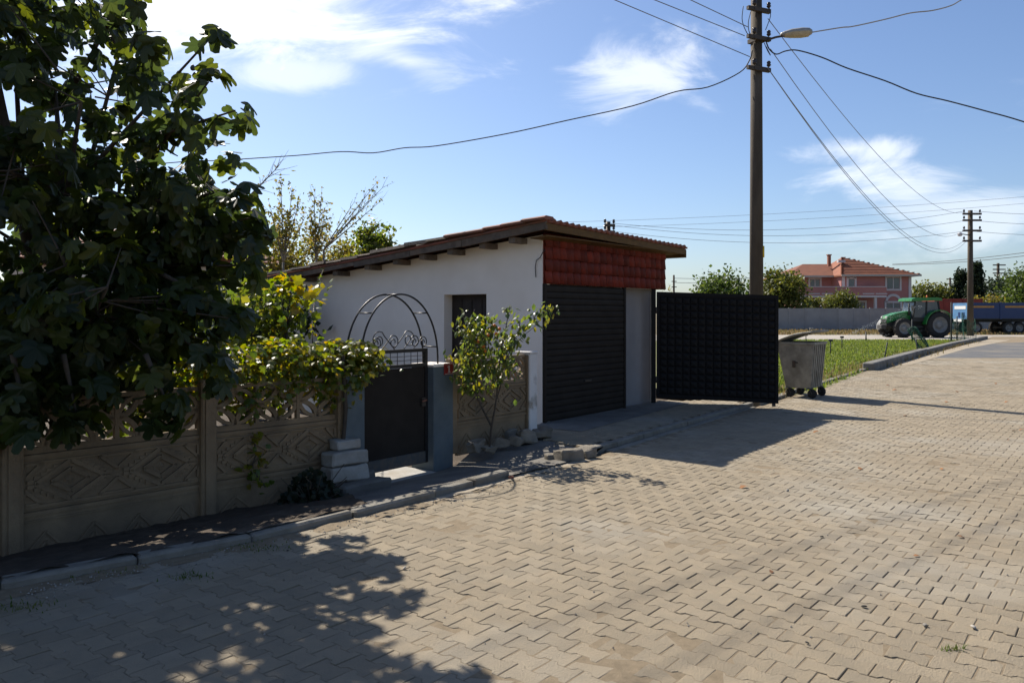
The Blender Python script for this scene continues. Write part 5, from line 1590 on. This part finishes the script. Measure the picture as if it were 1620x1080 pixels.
tree('conifer', 'tallest dark conifer just behind the pole by the beams', at_px(1544, 108), CH + 76 * 108 / F, (1.7, 1.6, 4.2), 'dark_leaf', 140, 60, .34, .2, seed=7, conifer=True, spread=.18)
tree('broad_tree', 'dark tree crown right of the conifers above the blue trailer', at_px(1585, 118), CH + 58 * 118 / F, (3.4, 2.6, 3.2), 'dark_leaf', 110, 60, .38, .2, seed=8)
tree('broad_tree', 'large dark green tree at the end of the blue trailer', at_px(1632, 100), CH + 72 * 100 / F, (3.6, 3.0, 3.6), 'tree_leaf', 120, 60, .36, .2, seed=9)
tree('shrub', 'yellow green shrub directly above the blue trailer front', at_px(1562, 92), CH + 28 * 92 / F, (2.0, 1.4, 1.7), 'autumn_leaf', 55, 50, .28, .1, seed=10, cat='shrub')
tree('broad_tree', 'large green tree standing beyond the blue trailer rear', at_px(1720, 96), 8.0, (4, 3, 3.8), 'tree_leaf', 90, 60, .36, .2, seed=11)
tree('shrub', 'pale bare shrub showing over the gate beside the garage wall', at_px(1064, 60), CH + 52 * 60 / F, (.9, .8, 1.6), 'autumn_leaf', 16, 12, .14, .05, seed=12, bark='pale_bark', cat='shrub')
# trees behind the garage
tree('young_tree', 'dense dark green young tree behind the garage roof', at_px(592, 22), CH + 148 * 22 / F, (.66, .6, .9), 'shrub_leaf', 52, 60, .11, .06, seed=20, spread=.22)
tree('hedge_bush', 'yellowing bush along the rear of the garage roof', at_px(545, 23), CH + 118 * 23 / F, (.8, .6, 1.0), 'autumn_leaf', 46, 45, .11, .05, seed=21, cat='bush')
tree('hedge_bush', 'broad golden bush where the garage roof meets the fig tree', at_px(430, 21), CH + 150 * 21 / F, (1.1, .8, 1.5), 'autumn_leaf', 75, 45, .11, .06, seed=22, cat='bush')
tree('hedge_bush', 'olive yellow bush between the two thin trees behind the garage', at_px(488, 22), CH + 135 * 22 / F, (.85, .7, 1.2), 'autumn_leaf', 55, 40, .10, .05, seed=23, cat='bush')
def whip(name, label, px, Y, tipsl, leaf_n, m, seed, base_y=420):
    loc = at_px(px, Y); r = empty(name, loc, 0, label, 'tree'); g = np.random.default_rng(seed)
    mb = MB(); P_ = []
    b0 = Vector((0, 0, CH + (HOR - base_y) * Y / F))
    mb.tube([(0, 0, -.1), b0 * .5, b0], [.05, .04, .032], 7)
    for k, (tx, ty) in enumerate(tipsl):
        e = A(tx, ty, Y + g.normal(0, .2)) - loc
        pts = limb(mb, b0, e, .022, .005, .08, 8, seed + k, 5)
        for p in pts[2:]:
            for q in range(2):
                e2 = p + Vector(g.normal(0, .14, 3)) + (e - b0).normalized() * .22
                mb.tube([p, (p + e2) / 2 + Vector(g.normal(0, .02, 3)), e2], [.006, .004, .002], 4, False)
                for z in range(leaf_n):
                    P_.append(np.array(p.lerp(e2, g.random())) + g.normal(0, .045, 3))
    mb.build('trunk', M['pale_bark'], r)
    P_ = np.array(P_); n = len(P_)
    scatter('crown', QUAD[0], QUAD[1], P_, frame_from(g.normal(0, 1, (n, 3)), g.normal(0, 1, (n, 3))), g.uniform(.05, .10, n), M[m], r)
whip('thin_tree', 'thin sparse tree with upright shoots behind the fig tree', 448, 20, [(445, 295), (462, 305), (470, 330), (430, 340), (440, 350), (455, 340), (482, 345)], 7, 'autumn_leaf', 51, 415)
whip('thin_tree', 'thin sparse tree with a tufted top behind the garage roof', 500, 20.5, [(497, 312), (508, 318), (492, 345), (512, 350), (520, 360)], 7, 'autumn_leaf', 61, 410)
whip('thin_tree', 'almost bare leaning tree reaching above the garage roof', 512, 21.5, [(597, 288), (605, 297), (585, 315), (560, 320), (600, 320)], 2, 'autumn_leaf', 71, 395)
whip('thin_tree', 'single bare twig shoot rising beside the fig leaves', 395, 15, [(440, 264)], 0.5 and 1, 'autumn_leaf', 81, 310)
# shrubs between the fence and the garage
tree('garden_shrub', 'leafy yellow green shrub filling the gap between fig tree and garage', at_px(405, 9.6), 2.35, (.62, .5, .85), 'shrub_leaf', 50, 42, .10, .04, seed=30, cat='shrub', tmpl=ivy_leaf(.15))
tree('garden_shrub', 'big leaved grape shoots hanging before the low corner of the roof', at_px(462, 9.2), 2.28, (.34, .3, .42), 'vine_leaf', 14, 9, .17, .025, seed=31, cat='shrub', tmpl=ivy_leaf(.2))
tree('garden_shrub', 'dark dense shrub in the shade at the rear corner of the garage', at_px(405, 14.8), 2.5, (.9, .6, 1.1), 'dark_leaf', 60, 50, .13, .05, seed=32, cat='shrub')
tree('garden_shrub', 'shaded shrub behind the fence below the fig crown', at_px(230, 8.6), 2.1, (1.2, .6, .9), 'shrub_leaf', 50, 45, .12, .05, seed=33, cat='shrub')
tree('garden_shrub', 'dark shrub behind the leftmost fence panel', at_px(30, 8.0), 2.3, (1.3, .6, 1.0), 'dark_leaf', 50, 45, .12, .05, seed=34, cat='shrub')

# ------------------------------------------------------------------ litter on the road
lf_v = [(-.5, -.2, 0), (0, -.35, .12), (.5, -.1, .0), (.45, .25, .1), (0, .3, .2), (-.45, .2, .05)]
lm = np_mesh('fallen_leaf', lf_v, [[0, 1, 4, 5], [1, 2, 3, 4]], M['dry_leaf'])
spots = [(1497, 636), (1520, 639), (1415, 617), (1330, 616), (1575, 607), (1461, 614), (1514, 620), (1592, 636), (1606, 682), (1616, 680), (1596, 696), (1486, 652), (1290, 684), (1361, 742), (1432, 658), (1490, 742), (1405, 610), (1262, 672), (1176, 771), (1220, 905), (1520, 850), (1450, 880)]
for (x, y) in spots:
    p = G(x, y); o = link('fallen_leaf', lm, None, (p.x, p.y, .006), (rng.normal(0, .2), rng.normal(0, .2), rng.uniform(0, 6.28)), [rng.uniform(.04, .10)] * 3)
    tag(o, 'small dry brown leaf fallen on the sunlit paving', 'leaf', 'dry leaves on the road')
pb = [(1277, 1018), (1463, 990), (1540, 994), (1367, 961), (1466, 991), (403, 843), (455, 872), (905, 870), (1246, 777), (1300, 850), (640, 900)]
for k, (x, y) in enumerate(pb):
    p = G(x, y)
    s = rng.uniform(.012, .024)
    mb = MB(); mb.lathe([(.001, -.3), (.8, -.25), (1.0, .1), (.6, .5), (.001, .6)], 7)
    me = mb.mesh('pebble', M['pebble'] if k % 3 else M['rubber'])
    o = link('pebble', me, None, (p.x, p.y, .004 + s * .3), (rng.normal(0, .3), rng.normal(0, .3), rng.uniform(0, 6)), (s, s * .7, s * .6))
    tag(o, ('small dark pebble lying on the paving', 'small grey pebble lying on the paving')[1 if k % 3 else 0], 'pebble', 'pebbles on the road')
cr = []
for i in range(700):
    y = rng.uniform(4, 28); x = kerb_x(y) + rng.uniform(.1, 6.5)
    if abs(x) < .66 * y: cr.append((x, y, .002))
for i in range(900):
    x = rng.uniform(40, 880); t = rng.random()
    p = G(x, 940 - .215 * x + rng.normal(0, 10) - (x > 690) * 8)
    cr.append((p.x + rng.normal(0, .04), p.y - abs(rng.normal(0, .05)), .004))
cr = np.array(cr); n = len(cr)
tag(scatter('grit', oc, of, cr, np.tile(np.eye(3), (n, 1, 1)), rng.uniform(.002, .008, n), M['pebble']), 'scattered fine grit on the paving, thickest along the kerb', 'grit', kind='stuff')
